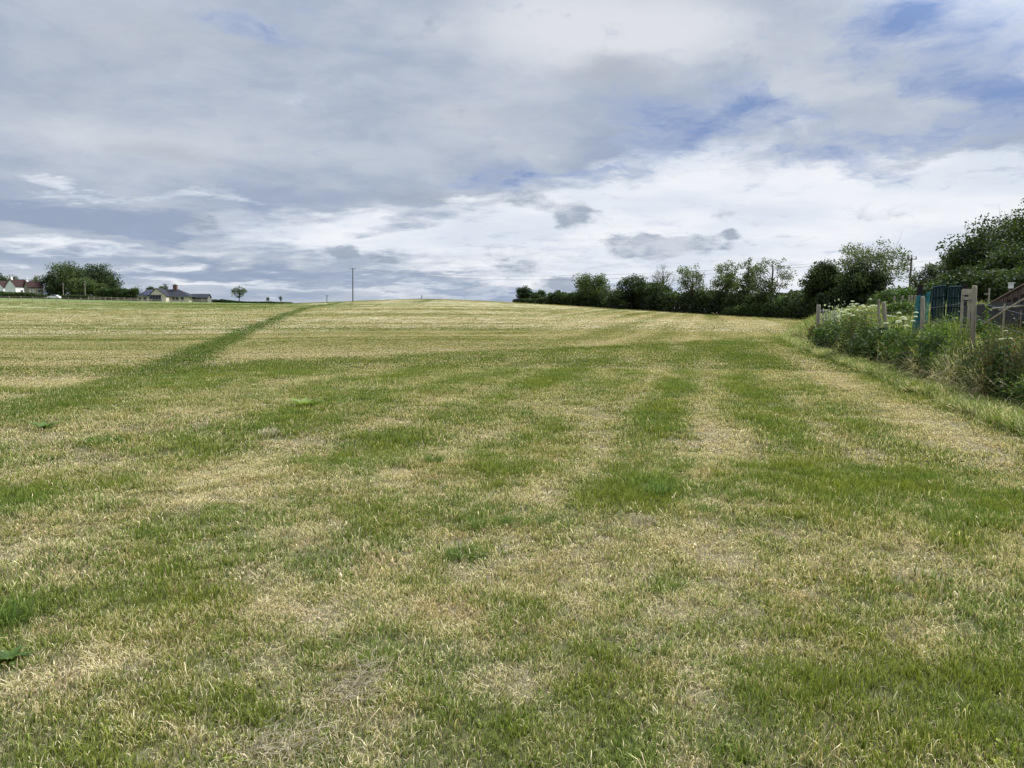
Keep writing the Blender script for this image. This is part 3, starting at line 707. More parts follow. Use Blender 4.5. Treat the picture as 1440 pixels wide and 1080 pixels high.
# ------------------------------------------------------------------ houses
def house(name, label, px, Y, L, D, hw, hr, rz, wall, roof, wins=(), chim=(), z=None, hip=0.0):
    """ridge along local x; front is local -y.  wins: (x, z, w, h, face)"""
    g = ground(px, Y); root = empty(name, (g.x, g.y, g.z - .2), rz); tag(root, label, 'house')
    mb = MB(); l, d = L / 2, D / 2
    V = [(-l, -d, 0), (l, -d, 0), (l, d, 0), (-l, d, 0), (-l, -d, hw), (l, -d, hw), (l, d, hw), (-l, d, hw), (-l + hip, 0, hw + hr), (l - hip, 0, hw + hr)]
    mb.add(V, [(0, 1, 5, 4), (2, 3, 7, 6), (0, 4, 8, 7, 3), (1, 2, 6, 9, 5), (0, 3, 2, 1)])
    mb.build('wall', M[wall], root)
    o, t = .35, .16; e = o * hr / d
    mb = MB()
    for s in (-1, 1):
        A = [(-l - o * (0 if hip else 1), s * (d + o), hw - e + .02), (l + o * (0 if hip else 1), s * (d + o), hw - e + .02), (l + .3 * (hip == 0) - hip, 0, hw + hr + .02), (-l - .3 * (hip == 0) + hip, 0, hw + hr + .02)]
        B = [(x, y, z_ + t) for x, y, z_ in A]
        mb.add(A + B, [(0, 1, 2, 3), (4, 7, 6, 5), (0, 4, 5, 1), (1, 5, 6, 2), (2, 6, 7, 3), (3, 7, 4, 0)])
    rf = mb.build('roof', M[roof], root)
    for (cx, w, hh, cm) in chim:
        c = MB(); c.box((cx, 0, hw + hr + hh / 2 - .3), (w, w, hh + .6)); c.box((cx, 0, hw + hr + hh + .05), (w + .15, w + .15, .12))
        for q in (-.2, .2): c.tube([(cx + q * w, 0, hw + hr + hh + .1), (cx + q * w, 0, hw + hr + hh + .45)], .1, 6)
        c.build('chimney', M[cm], rf)
    for (x, z_, w, h_, face) in wins:
        f = MB(); p = MB()
        if face == 'f':
            f.box((x, -d - .02, z_), (w + .16, .1, h_ + .16)); p.box((x, -d - .05, z_), (w, .08, h_))
            f.box((x, -d - .09, z_), (.07, .06, h_)); f.box((x, -d - .05, z_ - h_ / 2 - .1), (w + .3, .2, .07))
        else:
            f.box((-l - .02, x, z_), (.1, w + .16, h_ + .16)); p.box((-l - .05, x, z_), (.08, w, h_))
            f.box((-l - .09, x, z_), (.06, .07, h_))
        fr = f.build('window', M['white_paint'], root); p.build('pane', M['glass'], fr)
    return root, rf

house('cottage', 'white cottage with a brown tiled roof at the picture edge', 14, 330, 8.0, 5.6, 5.0, 2.5, math.radians(75), 'render_white', 'tile_red',
      wins=((0, 4.0, .9, 1.0, 'f'), (2.6, 4.0, .9, 1.0, 'f'), (-2.6, 4.0, .9, 1.0, 'f')))
h2, rf2 = house('cottage', 'middle white cottage with a steep gabled dormer and a dark roof', 32, 325, 8.0, 5.6, 5.4, 2.7, math.radians(72), 'render_white', 'tile_red',
      wins=((-1.2, 3.2, 1.0, 1.0, 'f'), (2.4, 3.2, 1.0, 1.0, 'f')), chim=((-3.4, .8, 1.1, 'render_white'),))
dm = MB(); dm.add([(.1, -3.25, 4.40), (2.9, -3.25, 4.40), (2.9, -3.25, 6.20), (1.5, -3.25, 7.60), (.1, -3.25, 6.20), (.1, -.6, 4.40), (2.9, -.6, 4.40), (2.9, -.6, 6.20), (1.5, -.6, 7.60), (.1, -.6, 6.20)],
   [(0, 1, 2, 3, 4), (0, 4, 9, 5), (1, 6, 7, 2), (5, 9, 8, 7, 6)])
dmo = dm.build('dormer', M['render_white'], h2)
dr = MB()
for s in (-1, 1):
    A = [(1.5, -3.5, 7.72), (1.5 + s * 1.7, -3.5, 6.02), (1.5 + s * 1.7, -.5, 6.02), (1.5, -.5, 7.72)]
    dr.add(A + [(x, y, z + .12) for x, y, z in A], [(0, 1, 2, 3), (4, 5, 6, 7), (0, 1, 5, 4), (1, 2, 6, 5), (2, 3, 7, 6), (3, 0, 4, 7)])
dr.build('dormer_roof', M['tile_red'], dmo)
dw = MB(); dw.box((1.5, -3.30, 5.6), (1.0, .1, 1.1)); dw.build('dormer_window', M['glass'], dmo)
house('cottage', 'cream stone cottage with a red tiled roof, nearest the big clump of trees', 52, 318, 5.4, 5.0, 5.0, 2.2, math.radians(50), 'rubble_stone', 'tile_red',
      wins=((1.2, 3.4, .9, 1.1, 'f'), (-1.4, 3.4, .8, 1.0, 'f')), chim=((-2.2, .8, 1.0, 'render_white'),))

def bungalow():
    Y = 290; k = mpp(Y); g = ground(233, Y)
    root = empty('bungalow', (g.x, g.y, g.z - .3)); tag(root, 'cream bungalow with a grey slate roof, big glazed gable and brick chimney', 'house')
    X = lambda px: (px - 233) * k
    # long wing behind, ridge along x, hipped to the left
    w = MB(); w.box(((X(197) + X(268)) / 2, 3.2, 1.25), (X(268) - X(197), 6.4, 2.5)); w.build('wall', M['render_cream'], root)
    r = MB(); x0, x1 = X(195), X(272); zt = 5.0
    V = [(x0, -.6, 2.4), (x1, -.6, 2.1), (x1, 6.9, 2.1), (x0, 6.9, 2.4), (X(207), 3.2, zt), (X(249), 3.2, zt), ]
    r.add(V, [(0, 1, 5, 4), (1, 2, 5), (2, 3, 4, 5), (3, 0, 4), (3, 2, 1, 0)])
    rf = r.build('roof', M['slate'], root)
    s = MB()
    for i in range(5):
        for j in range(2):
            cx = X(205) + i * 1.15 + j * .35; f0 = .16 + j * .38; f1 = f0 + .34
            pts = []
            for fx, ff in ((0, f0), (1.05, f0), (1.05, f1), (0, f1)):
                pts.append((cx + fx, -.6 + ff * 3.8, 2.4 + ff * 2.6 + .10))
            s.add(pts + [(a, b, c - .06) for a, b, c in pts], [(0, 1, 2, 3), (7, 6, 5, 4), (0, 4, 5, 1), (1, 5, 6, 2), (2, 6, 7, 3), (3, 7, 4, 0)])
    s.build('solar_panels', M['solar'], rf)
    c = MB(); c.box((X(245), 3.0, 5.2), (1.4, 1.0, 2.6)); c.box((X(245), 3.0, 6.55), (1.6, 1.2, .15)); c.tube([(X(244), 3, 6.6), (X(244), 3, 7.0)], .14, 7); c.tube([(X(246), 3, 6.6), (X(246), 3, 7.0)], .14, 7)
    c.build('chimney', M['brick'], rf)
    # front gable
    a, b, m_ = X(218), X(242), X(229)
    gbl = MB(); V = [(a, -3.4, 0), (b, -3.4, 0), (b, -3.4, 2.4), (m_, -3.4, 5.1), (a, -3.4, 2.4), (a, 1, 0), (b, 1, 0), (b, 1, 2.4), (m_, 1, 5.1), (a, 1, 2.4)]
    gbl.add(V, [(0, 1, 2, 3, 4), (0, 4, 9, 5), (1, 6, 7, 2), (4, 3, 8, 9), (3, 2, 7, 8)]); gw = gbl.build('gable', M['render_cream'], root)
    gr_ = MB()
    for (px_, pz) in (((a - .35), 2.15), ((b + .35), 2.15)):
        A = [(m_, -3.7, 5.14), (px_, -3.7, pz), (px_, 2.6, pz), (m_, 2.6, 5.14)]
        gr_.add(A + [(x, y, z + .14) for x, y, z in A], [(0, 1, 2, 3), (4, 5, 6, 7), (0, 1, 5, 4), (1, 2, 6, 5), (2, 3, 7, 6), (3, 0, 4, 7)])
    gr_.build('gable_roof', M['slate'], gw)
    wf = MB(); cx = (X(219.5) + X(235)) / 2; wf.box((cx, -3.46, 1.35), (4.3, .1, 2.3)); wf.box((cx, -3.8, 2.62), (4.7, .8, .18))
    wo = wf.build('window', M['glass'], gw)
    fm = MB()
    for q in range(5): fm.box((cx - 2.15 + q * 1.075, -3.53, 1.35), (.09, .07, 2.3))
    fm.box((cx, -3.53, .22), (4.3, .07, .09)); fm.build('frame', M['metal'], wo)
    for px in (200, 207, 247, 252, 259):
        f = MB(); f.box((X(px), -.03, 1.35), (1.1, .1, 1.2)); f.build('window', M['glass'], root)
    return root
bungalow()
hb, _ = house('outbuilding', 'low grey stone outbuilding to the right of the bungalow', 285, 296, 6.2, 4.6, 2.0, 1.3, math.radians(6), 'grey_stone', 'slate', wins=((1.4, 1.1, .8, .8, 'f'),))
hb['category'] = 'outbuilding'

def car(name, label, px, Y, rz):
    g = ground(px, Y); root = empty(name, g, rz); tag(root, label, 'car')
    prof = [(-2.15, .35), (-2.2, .8), (-1.9, .98), (-1.1, 1.05), (-.45, 1.48), (.9, 1.5), (1.7, 1.08), (2.1, .95), (2.15, .35)]
    mb = MB(); n = len(prof); V = [(x, -.85 + (.12 if z > 1.2 else 0), z) for x, z in prof] + [(x, .85 - (.12 if z > 1.2 else 0), z) for x, z in prof]
    mb.add(V, [tuple(range(n)), tuple(range(2 * n - 1, n - 1, -1))] + [(i, i + n, (i + 1) % n + n, (i + 1) % n) for i in range(n)])
    mb.build('body', M['white_paint'], root)
    for s in (-1, 1):
        w = MB(); y = s * .80; w.add([(-.95, y + s * .055, 1.08), (-.42, y - s * .03, 1.42), (.85, y - s * .03, 1.44), (1.4, y + s * .055, 1.1)], [(0, 1, 2, 3)]); w.build('side_window', M['glass'], root)
    w = MB(); w.add([(-1.12, -.7, 1.08), (-1.12, .7, 1.08), (-.5, .62, 1.46), (-.5, -.62, 1.46)], [(0, 1, 2, 3)]); w.build('windscreen', M['glass'], root)
    for x in (-1.35, 1.35):
        for s in (-1, 1):
            w = MB(); w.tube([(x, s * .70, .33), (x, s * .90, .33)], .33, 16); w.build('wheel', M['rubber'], root)
    return root
car('parked_car', 'white car parked in front of the trimmed hedge below the cottages', 80, 285, math.radians(6))

# ------------------------------------------------------------------ poles and wires
def pole(name, label, px, base_py, top_py, Y, r, arms, mat='pole'):
    g = ground(px, Y); h = at(px, top_py, Y).z - g.z
    root = empty(name, g); tag(root, label, 'utility pole')
    mb = MB(); mb.tube([(0, 0, -.5), (0.06, 0, h * .5), (.12, 0, h)], [r, r * .85, r * .7], 10); mb.build('pole', M[mat], root)
    tips = []
    for (dz, w) in arms:
        a = MB(); a.box((.1, -.12, h - dz), (w, .10, .10)); ao = a.build('crossarm', M['pole'], root)
        for s in (-1, 0, 1):
            i = MB(); x = .1 + s * w * .45; i.tube([(x, -.12, h - dz + .05), (x, -.12, h - dz + .32)], [.07, .05], 7); i.build('insulator', M['metal'], ao)
            tips.append(Vector(g) + Vector((x, -.12, h - dz + .33)))
    return root, tips
pm, tm = pole('utility_pole', 'tall thin wooden utility pole with small crossarm on the brow of the meadow', 497.5, 426, 376.5, 196, .15, ((.35, 1.5),))
b1 = MB(); b1.tube([(-.35, -.1, pm.children[0].dimensions.z - 1.2), (-.6, -.1, pm.children[0].dimensions.z - .3)], .03, 5); b1.build('brace', M['metal'], pm)
pr, tr_ = pole('utility_pole', 'dark utility pole with crossarms and fittings rising behind the bank', 1274.5, 430, 361.5, 92, .14, ((.25, 1.1), (1.55, .9)))
hr_ = pr.children[0].dimensions.z
tb = MB(); tb.tube([(.45, -.1, hr_ - 2.6), (.45, -.1, hr_ - 2.0)], .16, 10); tb.build('transformer', M['metal'], pr); tb = MB(); tb.tube([(-.2, -.1, hr_ - 2.5), (-.2, -.1, hr_ - 2.05)], .11, 8); tb.build('fitting', M['metal'], pr)
f3 = MB(); f3.box((0.05, -.1, hr_ - 6.1), (.9, .1, .12)); f3.box((-.3, -.12, hr_ - 6.15), (.22, .2, .3)); f3.build('bracket', M['metal'], pr)
def wire(name, label, a, b, sag, r, n=40):
    mb = MB(); pts = []
    for i in range(n + 1):
        t = i / n; p = a.lerp(b, t); p.z -= sag * 4 * t * (1 - t); pts.append(p - a)
    mb.tube(pts, r, 5); o = mb.build(name, M['wire'], smooth=True); o.location = a
    return tag(o, label, 'cable')
wire('power_line', 'upper overhead line strung from the brow pole to the pole behind the bank', tm[0], tr_[0], 2.2, .017)
wire('power_line', 'lower overhead line strung from the brow pole to the pole behind the bank', tm[2], tr_[2], 2.9, .017)
pole('utility_pole', 'far small pole peeping over the brow, left of the tall pole', 461, 424, 415.5, 252, .12, ((.2, .8),))
q = pole('utility_pole', 'tiny pole tip just showing above the crest of the hill', 593.5, 419, 415.8, 262, .12, ((.2, .8),))
pole('utility_pole', 'pale pole standing before the trees, nearer the cottages', 93, 412, 398.5, 303, .11, ((.3, .8),), 'pale_wood')
pole('utility_pole', 'taller pale pole standing before the right half of the big clump', 123.5, 417, 395.5, 301, .12, ((.3, .8),), 'pale_wood')
pole('utility_pole', 'thin pole behind the bungalow outbuilding', 285, 420, 413, 320, .12, ((.2, .8),))

# ------------------------------------------------------------------ far field fence
def fence_far(name, label, pts, step, h, rail, r=.06):
    W = [ground(px, Y) for px, Y in pts]
    root = empty(name, W[0]); tag(root, label, 'fence')
    o = Vector(W[0]); posts = MB(); k = 0; line = []
    for a, b in zip(W[:-1], W[1:]):
        n = max(1, int((b - a).length / step))
        for i in range(n):
            p = a.lerp(b, i / n); p.z = Hs(p.x, p.y); line.append(p)
    line.append(W[-1])
    if len(line) <= 98:
        for p in line:
            m_ = MB(); q = p - o; m_.box((q.x, q.y, q.z + h / 2), (r * 2, r * 2, h + .1)); m_.build('post', M['post'], root)
    rr = MB()
    for hh in rail:
        rr.tube([p - o + Vector((0, -.06, hh)) for p in line], r * .42 if len(rail) > 2 else r * .7, 4)
    rr.build('rail', M['post'], root)
    return root
fence_far('field_fence', 'long post and wire fence crossing the far side of the meadow before the bungalow', [(-40, 203), (0, 204), (100, 206), (200, 212), (300, 226)], 2.6, 1.15, (.35, .7, 1.05), .07)
fence_far('paddock_fence', 'grey post and rail fence between the parked car and the bungalow', [(128, 286), (160, 282), (196, 279)], 2.4, 1.2, (.5, 1.05), .08)

# ------------------------------------------------------------------ near fence on the bank
def post(name, label, px, top_py, Y, r, lean=(0, 0), group=None, hmin=.9):
    x = (px - 720) / F * Y; g = Vector((x, Y, Hs(x, Y))); h = max(hmin, at(px, top_py, Y).z - g.z)
    root_pts = []; n = 12; mb = MB(); rn = random.Random(int(px * 7))
    lv = [(-.3, 1.03), (h * .3, 1.02), (h * .7, .98), (h - .05, .95), (h - .008, .86), (h, .6)]
    V = []
    ang = [1 + rn.uniform(-.06, .06) for _ in range(n)]
    for z, s in lv:
        for k in range(n):
            a = 2 * math.pi * k / n; rr = r * s * ang[k] * (1 + rn.uniform(-.02, .02))
            V.append((math.cos(a) * rr + lean[0] * z / h, math.sin(a) * rr + lean[1] * z / h, z))
    Fc = [(i * n + k, i * n + (k + 1) % n, (i + 1) * n + (k + 1) % n, (i + 1) * n + k) for i in range(len(lv) - 1) for k in range(n)]
    Fc.append(tuple((len(lv) - 1) * n + k for k in range(n)))
    mb.add(V, Fc); o = mb.build(name, M['post']); o.location = g
    tag(o, label, 'fence post', group)
    return o, g + Vector((lean[0], lean[1], h))
FP = 'weathered posts of the bank fence'
P1, t1 = post('fence_post', 'tallest nearest round fence post, beside the pale timber frame', 1368, 401.5, 15.5, .047, (-.03, 0), FP)
P2, t2 = post('fence_post', 'round fence post in front of the teal netting', 1298, 417, 19.1, .048, (-.07, 0), FP)
P3, t3 = post('fence_post', 'leaning split fence post between the red docks and the netting', 1252, 425, 22.5, .052, (-.26, 0), FP)
P4, t4 = post('fence_post', 'thick grey corner post at the field end of the fence', 1149, 428.5, 36.5, .10, (.0, 0), FP)
post('fence_post', 'slim post close behind the thick grey corner post', 1156, 434, 38.5, .05, (0, 0), FP)
post('fence_post', 'slim post standing just right of the thick corner post', 1160.5, 437, 41, .055, (0, 0), FP)
post('fence_post', 'slim stake standing among the white flowering bush', 1172, 436, 33, .04, (0, 0), FP)
post('fence_post', 'flat grey post just behind the cow parsley heads', 1233, 421, 31, .05, (0, 0), FP)
post('fence_post', 'thin grey stake half hidden beside the leaning split post', 1242, 424, 33, .04, (0, 0), FP)
for i, (px, tp, Y) in enumerate(((1254.5, 422.5, 43), (1266, 419.5, 42), (1275, 416, 41), (1279, 416.5, 40), (1284, 415.5, 39))):
    post('fence_post', ['thin post at the low end of the far row on the bank', 'second thin post of the far row on the bank', 'thin post of the far row directly below the dark utility pole',
                        'thin post of the far row just right of the dark utility pole', 'last thin post of the far row, next to the teal netting'][i], px, tp, Y, .055, (0, 0), 'thin posts of the far row on the bank')
post('fence_post', 'bleached stake low in the grass in front of the red docks', 1236, 447, 25, .03, (0, 0), FP, hmin=.5)

def gwire(pts, r, label):
    o = Vector(pts[0]); mb = MB(); P_ = []
    for a, b in zip(pts[:-1], pts[1:]):
        for i in range(8):
            t = i / 8; p = Vector(a).lerp(Vector(b), t); p.z -= .12 * t * (1 - t); P_.append(p - o)
    P_.append(Vector(pts[-1]) - o)
    mb.tube(P_, r, 4); q = mb.build('fence_wire', M['wire'], smooth=True); q.location = o
    return tag(q, label, 'wire')
far_r = Vector((float(foot(np.array([9.0]))[0]) + .7, 9.0, 0)); far_r.z = Hs(far_r.x, far_r.y) + 1.0
for dz, lb in ((.30, 'upper fence wire running through the bank posts'), (.62, 'lower fence wire running through the bank posts')):
    gwire([far_r - Vector((0, 0, dz - .25)), t1 - Vector((.05, 0, dz)), t2 - Vector((.05, 0, dz)), t3 - Vector((.05, 0, dz)), t4 - Vector((.08, 0, dz))], .0035, lb)

# ------------------------------------------------------------------ trellis panels, timber bits, deck
def quadpx(pts):      # (px,py,Y) -> world
    return [at(*p) for p in pts]
def upright(name, label, px, top, bot, Y, w, mat, cat, group=None):
    b = at(px, bot, Y); t = at(px, top, Y); mb = MB()
    mb.box((0, 0, (t.z - b.z) / 2), (w, w, t.z - b.z)); mb.box((0, 0, t.z - b.z + .015), (w * 1.2, w * 1.2, .03)); o = mb.build(name, M[mat]); o.location = b
    return tag(o, label, cat, group)
GP = 'dark stained posts between the teal panels'
def bz(px, Y): x = (px - 720) / F * Y; return Hs(x, Y)
def dpost(label, px, top, Y, w):
    x = (px - 720) / F * Y; g = Vector((x, Y, Hs(x, Y) - .1)); t = at(px, top, Y); mb = MB(); h = t.z - g.z
    mb.box((0, 0, h / 2), (w, w, h)); mb.box((0, 0, h + .012), (w * 1.15, w * 1.15, .03)); o = mb.build('trellis_post', M['dark_wood']); o.location = g
    tag(o, label, 'post', GP)
dpost('dark stained post at the field end of the teal netting', 1289.5, 402, 22.5, .11)
dpost('dark stained post between the loose netting and the first trellis', 1309.5, 408, 22.0, .10)
dpost('dark stained post between the two teal trellis panels', 1332, 404, 21.6, .10)
dpost('reddish dark post at the end of the second trellis', 1352.5, 402, 21.2, .10)
def trellis(label, pxa, pxb, ta, tb, bot, Ya, Yb, nx, nz):
    A = at(pxa, ta, Ya); B = at(pxb, tb, Yb); zb = min(bz(pxa, Ya), bz(pxb, Yb)); root = empty('garden_trellis', (A.x, A.y, zb)); tag(root, label, 'trellis panel')
    o = Vector((A.x, A.y, zb)); a = A - o; b = B - o; mb = MB()
    for i in range(nx + 1):
        t = i / nx; p = a.lerp(b, t); mb.tube([(p.x, p.y - .02, .0), (p.x, p.y - .02, p.z)], .020 if i in (0, nx) else .012, 4)
    for j in range(nz + 1):
        f = j / nz; mb.tube([(a.x, a.y - .035, a.z * f + .02), (b.x, b.y - .035, b.z * f + .02)], .024 if j in (0, nz) else .018, 4)
    mb.build('lattice', M['teal'], root)
    # netting hung behind the lattice
    V = []; Fc = []; n = 14
    for i in range(n + 1):
        for j in range(n + 1):
            p = a.lerp(b, i / n); f = j / n
            V.append((p.x, p.y + .03 + .03 * math.sin(i * 1.3 + j * .7), (p.z + .03 + .04 * math.sin(i * .9)) * f))
    for i in range(n):
        for j in range(n): q = i * (n + 1) + j; Fc.append((q, q + n + 1, q + n + 2, q + 1))
    mesh_np('netting', V, Fc, M['net_grey'], root)
mm, nt_, out_ = newmat('net_grey'); nn_ = N(nt_)
cc = nn_.mix(nn_.noise(nn_.obj(), 3, 4), (.04, .075, .08), (.12, .16, .165))
nt_.links.new(nn_.mixsh(.08, nn_.bsdf(cc, .7, .2), nn_.transparent()), out_.inputs[0]); M['net_grey'] = mm
trellis('first teal trellis panel with netting sagging over its top', 1312, 1329.5, 405, 402.5, 450, 21.9, 21.7, 4, 6)
trellis('second teal trellis panel next to the reddish dark post', 1334.5, 1350.5, 404.5, 404, 445, 21.5, 21.3, 4, 6)
def netting():
    A = at(1288, 418, 21.6); B = at(1308, 410.5, 21.4); zb = min(bz(1288, 21.6), bz(1308, 21.4)); o = Vector((A.x, A.y, zb)); a = A - o; b = B - o
    V = []; Fc = []; n = 20
    for i in range(n + 1):
        for j in range(n + 1):
            t = i / n; f = j / n; p = a.lerp(b, t)
            V.append((p.x - .12 * (1 - f), p.y + .07 * math.sin(t * 17) * (1 - .4 * f), p.z * f + .03 * math.sin(t * 9) * f))
    for i in range(n):
        for j in range(n): q = i * (n + 1) + j; Fc.append((q, q + n + 1, q + n + 2, q + 1))
    q = mesh_np('garden_netting', V, Fc, M['net'], smooth=True); q.location = o
    tag(q, 'loose bright teal garden netting draped behind the fence post', 'netting')
netting()
def timber_frame():
    Y = 18.0; root = empty('timber_frame', ground(1361, Y)); o = Vector(root.location); tag(root, 'pale timber frame of two rails and a leg beside the tallest post', 'timber frame')
    for (xa, ya, xb, yb, w) in ((1354, 408.5, 1366, 409, .05), (1354, 413, 1366, 413, .035), (1355, 419.5, 1367, 419.5, .045)):
        a = at(xa, ya, Y) - o; b = at(xb, yb, Y) - o; m_ = MB(); m_.box((a + b) / 2, ((b - a).length, .03, w * 1.6)); m_.build('rail', M['pale_wood'], root)
    for px in (1355.5, 1365.5):
        t = at(px, 407, Y) - o; m_ = MB(); m_.box((t.x, t.y + .035, t.z / 2), (.05, .04, t.z)); m_.build('leg', M['pale_wood'], root)
timber_frame()
def deck():
    Y0, Y1 = 24.0, 14.5
    A = at(1394, 427, Y0); B = at(1470, 386, Y1); A2 = at(1394, 436, Y0); B2 = at(1470, 412, Y1)
    g = Hs((A.x + B.x) / 2, (A.y + B.y) / 2); o = Vector((A.x, A.y, min(g, A2.z - .9)))
    root = empty('timber_wall', o); tag(root, 'low timber wall of orange brown upright boards under a dark top beam', 'timber wall')
    n = 24
    bm_ = MB()
    for i in range(n):
        t = (i + .5) / n; p = A.lerp(B, t) - o; q = A2.lerp(B2, t) - o; L_ = (B - A).length / n
        rz = math.atan2(B.y - A.y, B.x - A.x); k = random.uniform(.0, .05)
        bm_.box((p.x, p.y - k, (p.z + q.z) / 2 - .02), (L_ * .78, .03, (p.z - q.z) * random.uniform(.9, 1.0)), rz=rz)
    bm_.build('boards', M['orange_wood'], root)
    t_ = MB(); a, b = A - o, B - o; t_.tube([a + Vector((0, -.05, .03)), b + Vector((0, -.05, .03))], .05, 4); t_.build('top_beam', M['orange_wood'], root)
    s_ = MB()
    for i in range(9):
        t = i / 8; p = A.lerp(B, t) - o; q = A2.lerp(B2, t) - o; s_.box((p.x, p.y + .06, q.z / 2), (.09, .09, max(.2, q.z + .2)))
    s_.build('support', M['dark_wood'], root)
    d = MB(); a2, b2 = A2 - o, B2 - o
    d.add([(a2.x, a2.y + .12, -.2), (b2.x, b2.y + .12, -.2), (b2.x, b2.y + .12, b2.z), (a2.x, a2.y + .12, a2.z)], [(0, 1, 2, 3)]); d.build('back_boards', M['grey_sheet'], root)
deck()
def leaning_pole():
    a = at(1383, 456, 14.6); b = at(1452, 413, 13.0); mb = MB(); mb.tube([(0, 0, 0), (b - a) * .5 + Vector((0, 0, .01)), b - a], [.017, .016, .014], 8)
    o = mb.build('leaning_pole', M['pale_wood'], smooth=True); o.location = a; tag(o, 'long pale pole propped at a slant across the grey boards', 'pole')
leaning_pole()
def garden_box():
    # grey lean-to under the slanted pole
    Y = 17.5; a = at(1397, 436, Y); b = at(1462, 430, Y - 1.5); g = Hs(a.x, a.y); o = Vector((a.x, a.y, g)); root = empty('cold_frame', o); tag(root, 'low grey weathered lean-to behind the slanting pole', 'lean-to')
    za = a.z - g; zb_ = b.z - g; x = b.x - a.x; y = b.y - a.y
    m_ = MB(); m_.add([(0, 0, -.1), (x, y, -.1), (x, y, zb_), (0, 0, za), (0, 1.2, -.1), (x, y + 1.2, -.1), (x, y + 1.2, zb_ + .1), (0, 1.2, za + .1)], [(0, 1, 2, 3), (0, 3, 7, 4), (1, 5, 6, 2), (4, 7, 6, 5), (3, 2, 6, 7)])
    m_.build('panel', M['grey_sheet'], root)
    m_ = MB(); m_.tube([(-.05, -.05, za + .03), (x + .05, y - .05, zb_ + .03)], .03, 4); m_.tube([(x * .62, y * .62 - .04, 0), (x * .62, y * .62 - .04, za)], .03, 4); m_.build('frame', M['post'], root)
    m_ = MB(); m_.add([(x * .55, y * .55 - .02, za * .15), (x * .9, y * .9 - .02, za * .15), (x * .9, y * .9 - .02, za * .8), (x * .55, y * .55 - .02, za * .8)], [(0, 1, 2, 3)]); m_.build('opening', M['rubber'], root)
garden_box()
def sign():
    Y = 20; t = at(1421, 402, Y); x, y = t.x, t.y; g = Hs(x, y); root = empty('nest_box', (x, y, g)); tag(root, 'small pale box on a thin stake above the timber wall', 'box')
    m_ = MB(); m_.box((0, -.02, t.z - g), (.10, .07, .13)); m_.box((0, -.03, t.z - g + .075), (.13, .11, .02)); m_.build('box', M['white_paint'], root)
    m_ = MB(); m_.tube([(0, .03, 0), (0, .03, t.z - g)], .015, 6); m_.build('stake', M['post'], root)
    for px, tp, Yy, lb in ((1391, 405, 21, 'thin pale stake with a side peg behind the tallest fence post'), (1412.5, 427, 16.5, 'short white-tipped stake in front of the timber wall')):
        tt = at(px, tp, Yy); g = Hs(tt.x, tt.y); m_ = MB(); m_.tube([(0, 0, 0), (0.01, 0, tt.z - g)], .022, 7); m_.box((-.06, 0, (tt.z - g) * .9), (.12, .02, .03)); o = m_.build('stake', M['pale_wood']); o.location = (tt.x, tt.y, g); tag(o, lb, 'stake')
sign()
def twig_heap():
    o = ground(1334, 17.5); o.z += 0; rs = random.Random(5); mb = MB()
    for i in range(150):
        a = Vector((rs.gauss(0, .42), rs.gauss(0, .3), rs.uniform(0.05, .75))); d = Vector((rs.gauss(0, 1), rs.gauss(0, 1), rs.gauss(0.1, .5))).normalized() * rs.uniform(.2, .6)
        m1 = a + d * .5 + Vector((0, 0, rs.uniform(-.05, .1))); mb.tube([a, m1, a + d], [.010, .008, .003], 4)
    q = mb.build('twig_heap', M['twig']); q.location = o; tag(q, 'heap of dark dead bramble stems under the trellis panels', 'brushwood')
twig_heap()

# ------------------------------------------------------------------ bank plants
def bush(name, label, px, Y, wpx, toppy, mat, n, leaf, seed, cat='shrub', group=None, foot_s=None, stems=10, depth=None, elong=1.0):
    rs = np.random.RandomState(seed + 9000); rnd = random.Random(seed)
    if px > 1130: Y = max(Y, 5.15 / ((px - 720) / F - .25) + wpx * Y / F * .3)
    x = (px - 720) / F * Y; g = Vector((x, Y, Hs(x, Y))); root = empty(name, g); tag(root, label, cat, group)
    w = wpx * mpp(Y) / 2; h = max(.3, at(px, toppy, Y).z - g.z)
    tips = []; mb = MB()
    nst = stems
    for i in range(nst):
        a = rnd.uniform(0, 6.28); r = math.sqrt(rnd.random()) * w; hh = h * (1 - .45 * (r / w) ** 2) * rnd.uniform(.75, 1.05)
        b = Vector((math.cos(a) * r * .55, math.sin(a) * r * .55, -.03)); t = Vector((math.cos(a) * r, math.sin(a) * r * .8, hh))
        m1 = b.lerp(t, .5) + Vector((rnd.uniform(-.05, .05), rnd.uniform(-.05, .05), .03)); mb.tube([b, m1, t], [.006, .005, .002], 4)
        tips.append((b, m1, t))
    mb.build('stem', M['stem'], root)
    C = []
    k = rs.randint(0, nst, n); t = rs.rand(n) ** .8
    for q in range(n):
        b, m1, e = tips[k[q]]; tt = t[q]
        p = b.lerp(m1, tt * 2) if tt < .5 else m1.lerp(e, tt * 2 - 1)
        C.append((p.x, p.y, p.z))
    C = np.array(C) + rs.randn(n, 3) * np.array([1, 1, .6]) * (w * .16 + leaf * .4)
    C[:, 2] = np.maximum(C[:, 2], leaf * .25)
    V, Fc, rn = leaf_quads(C, leaf, .6, rs)
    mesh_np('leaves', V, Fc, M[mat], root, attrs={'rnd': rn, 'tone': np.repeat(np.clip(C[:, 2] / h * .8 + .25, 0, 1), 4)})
    return root
BP = 'weeds growing along the bank'
bush('bramble', 'dark glossy bramble mound behind the near tip of the tall grass', 1178, 27.5, 66, 444, 'bramble_leaf', 2600, .085, 1, group=BP, stems=36)
bush('bramble', 'broad bright green nettle and bramble mound below the white flowering bush', 1205, 26, 70, 434, 'nettle_leaf', 3000, .085, 2, group=BP, stems=42)
